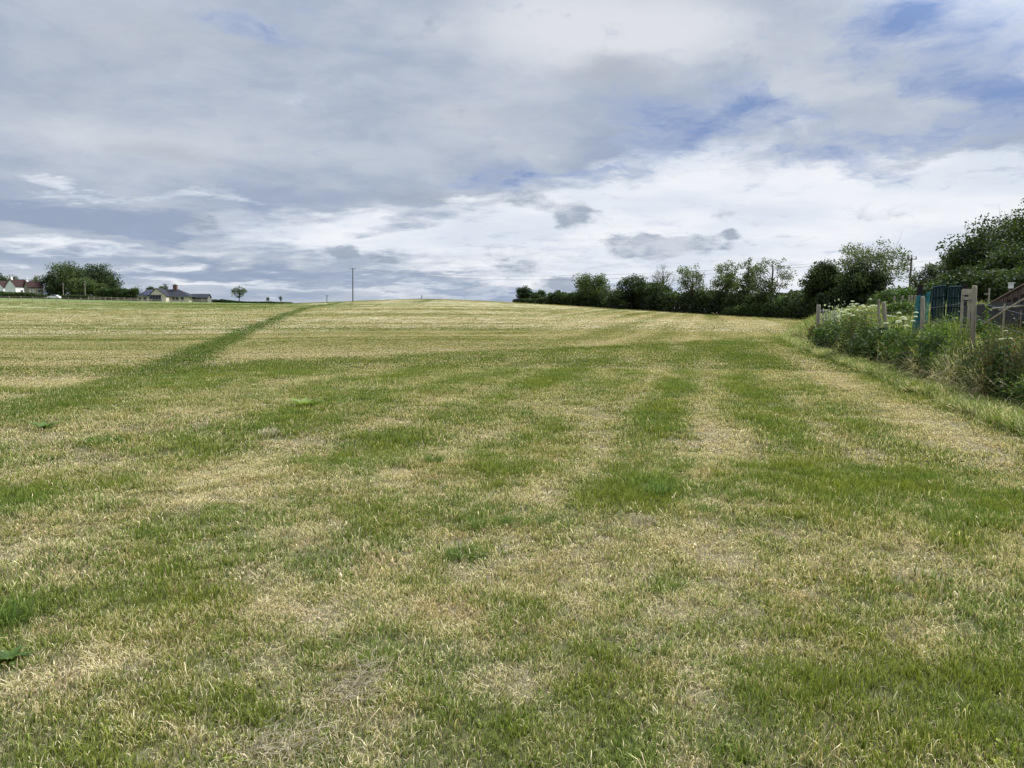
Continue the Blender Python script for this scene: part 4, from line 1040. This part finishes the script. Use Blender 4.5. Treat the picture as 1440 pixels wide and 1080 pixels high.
bush('dock_plant', 'red-topped dock clump above the big green mound', 1212, 25.5, 66, 428, 'dock_leaf', 1500, .06, 3, 'weed', BP, stems=46)
bush('bramble', 'dark shaded bramble under the leaning split post', 1222, 22, 56, 452, 'bramble_leaf', 2000, .08, 4, group=BP, stems=30)
bush('dock_plant', 'brownish low dock at the foot of the thick corner post', 1147, 35, 26, 452, 'dock_leaf', 700, .09, 5, 'weed', BP, stems=20)
bush('nettle_patch', 'fresh green nettles right of the leaning split post', 1262, 21, 40, 453, 'nettle_leaf', 1300, .07, 6, 'weed', BP, stems=34)
bush('yellow_weed', 'lime green leafy weed at the foot of the netting post', 1304, 17.5, 32, 443, 'lime_leaf', 900, .05, 7, 'weed', BP, stems=26)
bush('yellow_weed', 'lime green leafy weed left of the tallest post', 1350, 15.2, 34, 439, 'lime_leaf', 1000, .045, 8, 'weed', BP, stems=26)
bush('nettle_patch', 'grey-green nettles between the netting and the tallest post', 1325, 16.4, 46, 448, 'nettle_leaf', 1500, .055, 9, 'weed', BP, stems=38)
bush('dock_plant', 'tall rusty dock stand below the slanting pole', 1412, 12.8, 66, 441, 'dock_leaf', 2400, .035, 10, 'weed', BP, stems=60)
bush('dock_plant', 'rusty dock stand at the picture edge', 1442, 12.2, 50, 452, 'dock_leaf', 1700, .035, 11, 'weed', BP, stems=46)
bush('bramble', 'dark green bramble below the rusty docks', 1398, 12.2, 70, 485, 'bramble_leaf', 2600, .05, 12, group=BP, stems=44)
bush('bramble', 'bramble at the picture edge reaching down to the mown grass', 1440, 11.6, 60, 495, 'bramble_leaf', 2300, .05, 13, group=BP, stems=44)
bush('nettle_patch', 'mid green nettles below the bleached grass', 1352, 13.2, 60, 484, 'nettle_leaf', 2200, .045, 14, 'weed', BP, stems=44)
bush('nettle_patch', 'shaded nettles behind the leaning split post', 1268, 26, 46, 446, 'bramble_leaf', 2200, .07, 26, 'weed', BP, stems=36)
bush('bramble', 'dark bramble tangle beneath the two trellis panels', 1336, 20.3, 48, 441, 'bramble_leaf', 2600, .055, 27, group=BP, stems=40)
bush('bramble', 'shadowy bramble between the tallest post and the slanting pole', 1384, 17.2, 40, 438, 'bramble_leaf', 2200, .05, 28, group=BP, stems=36)
bush('bramble', 'low shrub on the bank beneath the dark utility pole', 1268, 36, 44, 424, 'bramble_leaf', 2600, .11, 29, group=BP, stems=36)
bush('climbing_weed', 'slender leafy creeper climbing beside the tallest post', 1386, 15.4, 10, 412, 'nettle_leaf', 360, .045, 15, 'weed', BP, stems=5)
bush('bramble', 'rounded leafy bramble mound where the bank meets the grass, before the rusty docks', 1420, 13.0, 54, 476, 'bramble_leaf', 3200, .05, 30, group=BP, stems=50)
bush('nettle_patch', 'rounded green nettle mound below the bleached grass', 1334, 16.0, 56, 482, 'nettle_leaf', 3000, .055, 31, 'weed', BP, stems=50)
bush('bramble', 'rounded green bramble mound between the leaning post and the netting post', 1284, 19.2, 44, 462, 'bramble_leaf', 2800, .06, 32, group=BP, stems=44)
bush('nettle_patch', 'deep green nettles at the near end of the bank', 1470, 11.0, 70, 510, 'nettle_leaf', 2200, .05, 16, 'weed', BP, stems=44)
bush('white_bush', 'tall silvery white flowering bush beside the thick corner post', 1172, 31.5, 34, 415, 'silver_leaf', 900, .085, 17, 'shrub', BP, stems=34)
bush('nettle_patch', 'low pale nettles in front of the bramble mound', 1160, 30, 44, 468, 'nettle_leaf', 1500, .07, 18, 'weed', BP, stems=30)
bush('bramble', 'leafy dark bramble below the leaning split post reaching the mown grass', 1244, 21.8, 54, 455, 'bramble_leaf', 2600, .075, 21, group=BP, stems=44)
bush('bramble', 'dark bramble under the silvery bush, next to the thick corner post', 1166, 32, 40, 446, 'bramble_leaf', 2200, .085, 22, group=BP, stems=36)
bush('nettle_patch', 'tall nettles standing in front of the first trellis panel', 1318, 17.5, 36, 441, 'nettle_leaf', 1700, .05, 23, 'weed', BP, stems=34)
bush('nettle_patch', 'tall nettles in front of the lean-to, right of the tallest post', 1392, 14.6, 36, 446, 'nettle_leaf', 1700, .045, 24, 'weed', BP, stems=34)
bush('bramble', 'bramble arching low before the bleached grass', 1372, 13.9, 50, 480, 'bramble_leaf', 2400, .05, 25, group=BP, stems=40)
bush('bramble', 'dark bramble in the shade behind the bleached grass', 1318, 14.8, 52, 466, 'bramble_leaf', 2000, .055, 19, group=BP, stems=36)
bush('nettle_patch', 'fine leaved weeds between the docks and the bleached grass', 1290, 17.2, 50, 464, 'nettle_leaf', 1800, .055, 20, 'weed', BP, stems=36)

def cow_parsley(label, px, top, Y, nu, seed, s=1.0):
    rnd = random.Random(seed + 77); rs = np.random.RandomState(seed + 77)
    x = (px - 720) / F * Y; g = Vector((x, Y, Hs(x, Y))); h = max(.4, at(px, top, Y).z - g.z); root = empty('cow_parsley', g); tag(root, label, 'cow parsley', 'cow parsley and other white umbels on the bank')
    mb = MB(); C = []
    mb.tube([(0, 0, 0), (.02, 0, h * .5)], [.007, .005], 5)
    for i in range(nu):
        a = i * 2.4 + rnd.uniform(-.4, .4); r = .0 if i == 0 else rnd.uniform(.07, .22) * s; e = Vector((math.cos(a) * r, math.sin(a) * r, h * (1 if i == 0 else rnd.uniform(.84, .98))))
        mb.tube([(.02, 0, h * rnd.uniform(.4, .5)), (e.x * .7, e.y * .7, e.z * .85), e], [.004, .003, .002], 4)
        R = rnd.uniform(.028, .055) * s
        for k in range(12):
            t = k * 2.4; rr = R * math.sqrt((k + .5) / 12); c = e + Vector((math.cos(t) * rr, math.sin(t) * rr, .03 * s - rr * .5)); mb.tube([e, c], .0012, 3, cap=False)
            q = rs.randn(9, 3) * np.array([.011, .011, .004]) * s; C.append(np.array(c) + q)
    mb.build('stem', M['stem'], root)
    C = np.vstack(C); V, Fc, rn = leaf_quads(C, .016 * s, 1.5, rs)
    mesh_np('flower_head', V, Fc, M['petal'], root, attrs={'rnd': rn, 'tone': np.ones(len(V))})
cps = [(1196, 424.5, 27, 4, 1.3, 'broad white umbels right of the silvery bush'), (1202, 428, 26.5, 5, 1.4, 'lower white umbels above the red docks'), (1221, 421.5, 26, 6, 1.3, 'tallest dense white umbel cluster before the flat grey post'),
       (1211, 430, 25.5, 4, 1.2, 'small white umbels half hidden in the red docks'), (1190, 436, 26, 5, 1.5, 'flat white umbels at the top of the green mound'), (1262, 441, 19.5, 4, 1.2, 'flat white umbel low beside the leaning post'),
       (1268, 447, 19, 4, 1.3, 'lowest flat white umbel before the netting'), (1256, 446, 20, 3, 1.1, 'small white umbel at the foot of the leaning post'), (1413, 466, 11.9, 4, .6, 'pale seeding umbels in front of the rusty docks'), (1286, 440, 20, 4, 1.1, 'thin white umbels left of the netting')]
for i, (px, tp, Y, nu, s, lb) in enumerate(cps): cow_parsley(lb, px, tp, Y, nu, i, s)

# ------------------------------------------------------------------ weeds and tufts standing out in the meadow
def tuft_thing(label, px, py, w, h, seed, g=.95, n=150):
    p = hit(px, py); V, Fc, at_ = tuft_mesh(n, w, h * .4, h, .0045 * max(1, p.y / 5), .4, .8, seed)
    o = mesh_np('grass_tuft', V, Fc, M['tuft_dry'] if g < .5 else M['tuft'], attrs=at_); o.location = (p.x, p.y, Hs(p.x, p.y))
    tag(o, label, 'grass tuft', 'taller tufts left in the mown meadow')
def tuft_mat(nm, a, b):
    m, nt, out = newmat(nm); n = N(nt); r = n.attr('rnd'); t = n.attr('tip'); c = n.mix(r, a, b)
    c = n.mix(n.maprange(t, 0, .8), n.mix(1.0, c, (.45, .5, .45), 'MULTIPLY'), c)
    nt.links.new(n.mixsh(.4, n.bsdf(c, .6, .15), n.translucent(c)), out.inputs[0]); return m
M['tuft'] = tuft_mat('tuft_green', (.06, .11, .018), (.19, .27, .055)); M['tuft_dry'] = tuft_mat('tuft_dry', (.24, .20, .11), (.55, .49, .32))
for i, a in enumerate([('dense deep green tuft in the middle right of the meadow', 925, 697, .12, .15, 1, .95, 260), ('spreading green tuft left of the meadow middle', 655, 785, .13, .11, 2, .95, 240),
    ('dark green tuft cut by the left picture edge', 8, 880, .12, .15, 3, .95, 260), ('small dark tuft on the pale patch left of centre', 611, 652, .10, .12, 4, .95, 140),
    ('upright little tuft on the pale patch in the middle', 768, 742, .06, .10, 5, .95, 110), ('upright little tuft beside another, left of the middle one', 712, 742, .05, .11, 6, .95, 90),
    ('tall thin tuft beside the spreading green tuft', 673, 748, .05, .13, 7, .95, 80), ('grey-green wide tuft far left', 148, 625, .22, .13, 8, .95, 260),
    ('bleached straw tuft in the left part of the meadow', 380, 614, .12, .14, 9, .2, 160), ('small tuft right of centre in the pale strip', 741, 585, .10, .13, 10, .95, 120),
    ('low tuft beside a bare patch on the right', 996, 720, .10, .08, 11, .95, 150), ('bleached upright tuft near the middle of the meadow', 905, 740, .10, .10, 12, .2, 150)]):
    tuft_thing(*a)
def dock(label, px, py, nl, L, seed, mat='lime_leaf'):
    p = hit(px, py); rnd = random.Random(seed); V = []; Fc = []; rn = []
    for i in range(nl):
        a = i * 2.4 + rnd.uniform(-.3, .3); l = L * rnd.uniform(.6, 1.1); el = rnd.uniform(.2, .9); w = l * .30; b = len(V); q = rnd.random()
        d = Vector((math.cos(a), math.sin(a), 0)); s = Vector((-d.y, d.x, 0)); m_ = 5
        for k in range(m_ + 1):
            t = k / m_; c = d * l * t * math.cos(el * (1 - .5 * t)) + Vector((0, 0, l * math.sin(el) * (t - .45 * t * t) + .01)); ww = w * math.sin(math.pi * min(1, .12 + t * .88)) * .5 + .002
            V += [c - s * ww + Vector((0, 0, ww * .3)), c, c + s * ww + Vector((0, 0, ww * .3))]; rn += [q] * 3
        for k in range(m_):
            o_ = b + k * 3; Fc += [(o_, o_ + 1, o_ + 4, o_ + 3), (o_ + 1, o_ + 2, o_ + 5, o_ + 4)]
    o = mesh_np('dock_weed', [tuple(v) for v in V], Fc, M[mat], attrs={'rnd': rn, 'tone': [1.0] * len(rn)}, smooth=True); o.location = (p.x, p.y, Hs(p.x, p.y)); tag(o, label, 'weed')
dock('broad-leaved dock rosette at the left picture edge', 14, 935, 22, .10, 1, 'nettle_leaf')
dock('yellow-green leafy weed alone in the left middle of the meadow', 428, 572, 12, .34, 2)
dock('second yellow-green weed just right of its larger twin', 446, 572, 8, .26, 3)
dock('flat dark weed in the grass far left', 62, 606, 12, .26, 4, 'nettle_leaf')
def cuttings(px, py, n, sx, sy, seed, label):
    p = hit(px, py); rs = random.Random(seed); mb = MB()
    for i in range(n):
        a = Vector((rs.gauss(0, sx), rs.gauss(0, sy), rs.uniform(.02, .055))); t = rs.uniform(0, 6.28); l = rs.uniform(.03, .10)
        e = a + Vector((math.cos(t) * l, math.sin(t) * l, rs.uniform(-.015, .025))); m_ = (a + e) / 2 + Vector((rs.gauss(0, .008), rs.gauss(0, .008), .006)); mb.tube([a, m_, e], [.0010, .0009, .0006], 3, cap=False)
    o = mb.build('hay_cuttings', M['hay']); o.location = (p.x, p.y, Hs(p.x, p.y)); tag(o, label, 'hay', kind='stuff')
M['hay'] = simple('hay', (.42, .36, .25), (.22, .17, .11), 30, rough=.7)
cuttings(500, 975, 260, .07, .10, 1, 'loose dry hay cuttings lying in the foreground')
cuttings(405, 1062, 220, .10, .07, 2, 'loose dry hay cuttings at the bottom edge')

# ------------------------------------------------------------------ sky
def sky():
    w = bpy.data.worlds.new('World'); sc.world = w; w.use_nodes = True; nt = w.node_tree; nt.nodes.clear(); n = N(nt)
    out = nt.nodes.new('ShaderNodeOutputWorld'); bg = nt.nodes.new('ShaderNodeBackground'); bg.inputs[1].default_value = .1
    st = nt.nodes.new('ShaderNodeTexSky'); st.sky_type = 'NISHITA'; st.sun_disc = False; st.sun_elevation = SUN_EL; st.sun_rotation = SUN_AZ
    st.air_density = 1.0; st.dust_density = .6; st.ozone_density = 1.5
    D = nt.nodes.new('ShaderNodeTexCoord').outputs['Generated']; x, y, z = n.sep(D)
    az = n.math('MULTIPLY', n.math('ARCTAN2', x, y), 57.2958); el = n.math('MULTIPLY', n.math('ARCSINE', z), 57.2958)
    # cloud-deck coordinates: flattened towards the horizon like a real layer
    dz = n.math('ADD', n.math('MAXIMUM', z, 0.0), .13)
    cp = n.comb(n.math('DIVIDE', x, dz), n.math('DIVIDE', y, dz), 0.0)
    wn = n.noise(cp, .9, 5, .6, color=True); wn2 = n.noise(cp, 2.6, 5, .62, .4, color=True)
    wv = n.vmath('SUBTRACT', wn, (.5, .5, .5)); wv2 = n.vmath('SUBTRACT', wn2, (.5, .5, .5))
    P = n.comb(az, el, 0.0)
    P = n.vmath('MULTIPLY_ADD', wv, (16.0, 6.5, 0), P); P = n.vmath('MULTIPLY_ADD', wv2, (6.0, 2.2, 0), P)
    def pe(px, py):
        d = ray(px, py).normalized(); return math.degrees(math.atan2(d.x, d.y)), math.degrees(math.asin(d.z))
    def blobs(lst, PP=None):
        acc = None
        for (px, py, rx, ry, v) in lst:
            a, e = pe(px, py); sx, sy = 1 / (rx * 57.3 / F), 1 / (ry * 57.3 / F)
            q = n.vmath('MULTIPLY_ADD', PP or P, (sx, sy, 0), (-a * sx, -e * sy, 0)); L_ = n.vmath('LENGTH', q)
            m_ = n.maprange(L_, 1.25, 0.0, 0, v); acc = m_ if acc is None else n.math('ADD', acc, m_)
        return acc
    f1 = n.noise(cp, 1.3, 5, .5); f2 = n.noise(cp, 5.5, 7, .62, .3); f3 = n.noise(cp, .55, 4, .5)
    f4 = n.noise(n.vmath('MULTIPLY', P, (.10, .26, 1)), 1.0, 7, .6)
    f5 = n.noise(n.vmath('MULTIPLY', n.comb(az, el, 3.0), (.22, .38, 1)), 1.0, 8, .62)   # billows of the lower cloud
    K = 10.0
    def c(r, g, b):
        f = lambda s: ((s / 255 + .055) / 1.055) ** 2.4 * K
        return (f(r), f(g), f(b))
    # grey veil with soft lighter and darker billows
    t0 = n.math('ADD', n.math('MULTIPLY', f1, .55), n.math('MULTIPLY', f4, .45))
    base = n.mix(n.maprange(t0, .36, .66), c(157, 171, 195), c(196, 204, 216))
    lite = blobs([(780, 40, 230, 90, .9), (1000, 40, 200, 80, .6), (60, 190, 200, 60, .35), (330, 210, 240, 50, .3), (560, 140, 220, 60, .35), (240, 60, 160, 30, .2), (1330, 180, 200, 40, .4), (1150, 110, 160, 40, .4), (700, 190, 200, 50, .3)])
    base = n.mix(n.maprange(n.math('ADD', lite, n.math('MULTIPLY', n.math('SUBTRACT', f1, .5), .9)), .0, 1.0), base, c(221, 225, 231))
    dark = blobs([(860, 110, 140, 30, .6), (700, 170, 220, 40, .35), (560, 265, 230, 26, .55), (260, 215, 100, 26, .4), (300, 60, 260, 60, .35), (60, 110, 160, 60, .3), (840, 215, 140, 26, .3)])
    base = n.mix(n.maprange(n.math('ADD', dark, n.math('MULTIPLY', n.math('SUBTRACT', f1, .5), 1.1)), .10, .9, 0, .75), base, c(163, 172, 186))
    # bright white lower sky
    white = blobs([(470, 320, 190, 42, 1.0), (640, 335, 200, 50, 1.0), (900, 300, 330, 80, 1.1), (1150, 290, 320, 85, 1.1), (1380, 290, 200, 70, 1.0), (960, 210, 110, 30, .7), (1130, 168, 34, 22, .6), (720, 395, 500, 30, .7),
                   (1100, 390, 400, 50, .9), (90, 345, 260, 16, .8), (110, 258, 90, 8, .6), (300, 270, 120, 8, .5), (660, 265, 70, 12, .5), (150, 388, 350, 12, .45), (420, 395, 240, 10, .4), (1300, 225, 190, 30, .6)])
    wm = n.maprange(n.math('ADD', white, n.math('ADD', n.math('MULTIPLY', n.math('SUBTRACT', f2, .5), 1.2), n.math('MULTIPLY', n.math('SUBTRACT', f4, .5), .9))), .14, .95)
    wcol = n.mix(n.maprange(f1, .35, .65), c(220, 228, 240), c(243, 246, 251))
    base = n.mix(wm, base, wcol)
    # slate blue streaks of the lower left
    slate = blobs([(150, 298, 250, 26, 1.1), (40, 275, 120, 16, .8), (330, 372, 190, 14, 1.0), (470, 392, 230, 16, 1.0), (610, 302, 110, 22, .8), (560, 320, 80, 12, .6), (640, 400, 130, 14, .5), (250, 320, 90, 14, .6), (1220, 100, 120, 16, .3),
                   (1120, 326, 50, 8, .55), (1300, 356, 80, 8, .5), (1390, 232, 60, 8, .5), (60, 360, 120, 6, .4)])
    base = n.mix(n.maprange(n.math('ADD', slate, n.math('MULTIPLY', n.math('SUBTRACT', f2, .5), 1.1)), .22, 1.1, 0, .9), base, c(150, 165, 190))
    # small grey cumulus
    Pc = n.vmath('MULTIPLY_ADD', wv2, (3.5, 2.2, 0), n.comb(az, el, 0.0))
    cu = blobs([(748, 280, 40, 26, 1.1), (800, 300, 50, 22, 1.1), (905, 345, 80, 20, 1.1), (975, 342, 60, 16, 1.0), (930, 360, 90, 12, .9), (480, 357, 26, 12, 1.0), (530, 368, 44, 9, 1.0), (735, 378, 46, 18, 1.1), (690, 400, 60, 12, .8), (1030, 330, 20, 8, .7),
                (790, 402, 50, 14, .9), (300, 318, 50, 14, .8), (1000, 370, 60, 8, .6), (1060, 355, 20, 8, .4)], Pc)
    cu = n.math('ADD', cu, n.math('MULTIPLY', n.math('SUBTRACT', f5, .5), 3.0))
    ccol = n.mix(n.maprange(n.math('ADD', f5, n.math('MULTIPLY', n.math('SUBTRACT', f2, .5), .5)), .38, .62), c(204, 211, 222), c(158, 170, 188))
    base = n.mix(n.maprange(cu, .28, .95, 0, .9), base, ccol)
    # blue gaps
    blue = blobs([(1245, 30, 95, 40, .9), (1310, 18, 70, 26, .8), (1425, 24, 70, 36, .75), (1365, 92, 75, 48, .8), (1430, 130, 70, 34, .9), (930, 152, 150, 30, .7), (1085, 148, 90, 26, .85), (990, 180, 80, 24, .95), (925, 205, 90, 36, .8), (755, 248, 110, 20, .95),
                  (1180, 205, 190, 34, .8), (290, 30, 90, 40, .5), (380, 48, 80, 28, .4), (1250, 80, 90, 34, .45), (1050, 130, 80, 26, .5), (650, 250, 70, 14, .5), (860, 240, 80, 20, .45), (1400, 180, 110, 44, .55), (1300, 130, 90, 26, .4), (1210, 240, 80, 14, .3)], n.vmath('MULTIPLY_ADD', wv2, (7.0, 4.0, 0), n.comb(az, el, 0.0)))
    f6 = n.noise(n.vmath('MULTIPLY', P, (.35, .75, 1)), 1.0, 6, .6)
    bl = n.math('ADD', blue, n.math('ADD', n.math('MULTIPLY', n.math('SUBTRACT', f2, .5), 1.3), n.math('MULTIPLY', n.math('SUBTRACT', f6, .5), 1.9)))
    base = n.mix(n.maprange(bl, .10, .9, 0, .7), base, c(166, 181, 212))
    bm_ = n.maprange(bl, .45, 1.6, 0, .85)
    nish = n.mix(.7, n.mix(1.0, st.outputs[0], (1.0, 1.0, 1.0), 'MULTIPLY'), c(100, 128, 186))
    base = n.mix(bm_, base, nish)
    # below the horizon
    base = n.mix(n.maprange(z, -.02, .0), c(120, 125, 110), base)
    # sky high up and around the sun, mostly unseen, brightened to add ambient light
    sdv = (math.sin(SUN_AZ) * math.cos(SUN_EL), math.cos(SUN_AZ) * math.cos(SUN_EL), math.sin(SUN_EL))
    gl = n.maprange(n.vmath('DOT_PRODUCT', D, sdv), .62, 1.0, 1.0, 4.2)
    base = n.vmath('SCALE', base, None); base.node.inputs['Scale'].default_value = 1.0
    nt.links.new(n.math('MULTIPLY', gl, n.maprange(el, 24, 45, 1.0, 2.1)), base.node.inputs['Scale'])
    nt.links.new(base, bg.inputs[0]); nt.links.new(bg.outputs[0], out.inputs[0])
    w.cycles.sampling_method = 'MANUAL'; w.cycles.sample_map_resolution = 512
sky()
sun = bpy.data.lights.new('sun', 'SUN'); sun.energy = 5.0; sun.angle = math.radians(.6); sun.color = (1, .955, .88)
so = bpy.data.objects.new('sun', sun); COL.objects.link(so)
sd = Vector((math.sin(SUN_AZ) * math.cos(SUN_EL), math.cos(SUN_AZ) * math.cos(SUN_EL), math.sin(SUN_EL)))
so.rotation_euler = sd.to_track_quat('Z', 'Y').to_euler(); so.location = (0, 0, 50)

# ------------------------------------------------------------------ camera
cam = bpy.data.cameras.new('camera'); co = bpy.data.objects.new('camera', cam); COL.objects.link(co); sc.camera = co
cam.sensor_width = 36; cam.lens = 36 * F / 1440; cam.clip_start = .05; cam.clip_end = 9000
co.location = (0, 0, CAMZ); co.rotation_euler = (math.pi / 2 - TH, 0, 0)
sc.render.resolution_x, sc.render.resolution_y = 1024, 768
sc.view_settings.view_transform = 'Standard'; sc.view_settings.look = 'None'; sc.view_settings.exposure = 0
sc.cycles.max_bounces = 4; sc.cycles.diffuse_bounces = 2; sc.cycles.transparent_max_bounces = 8; sc.cycles.transmission_bounces = 3
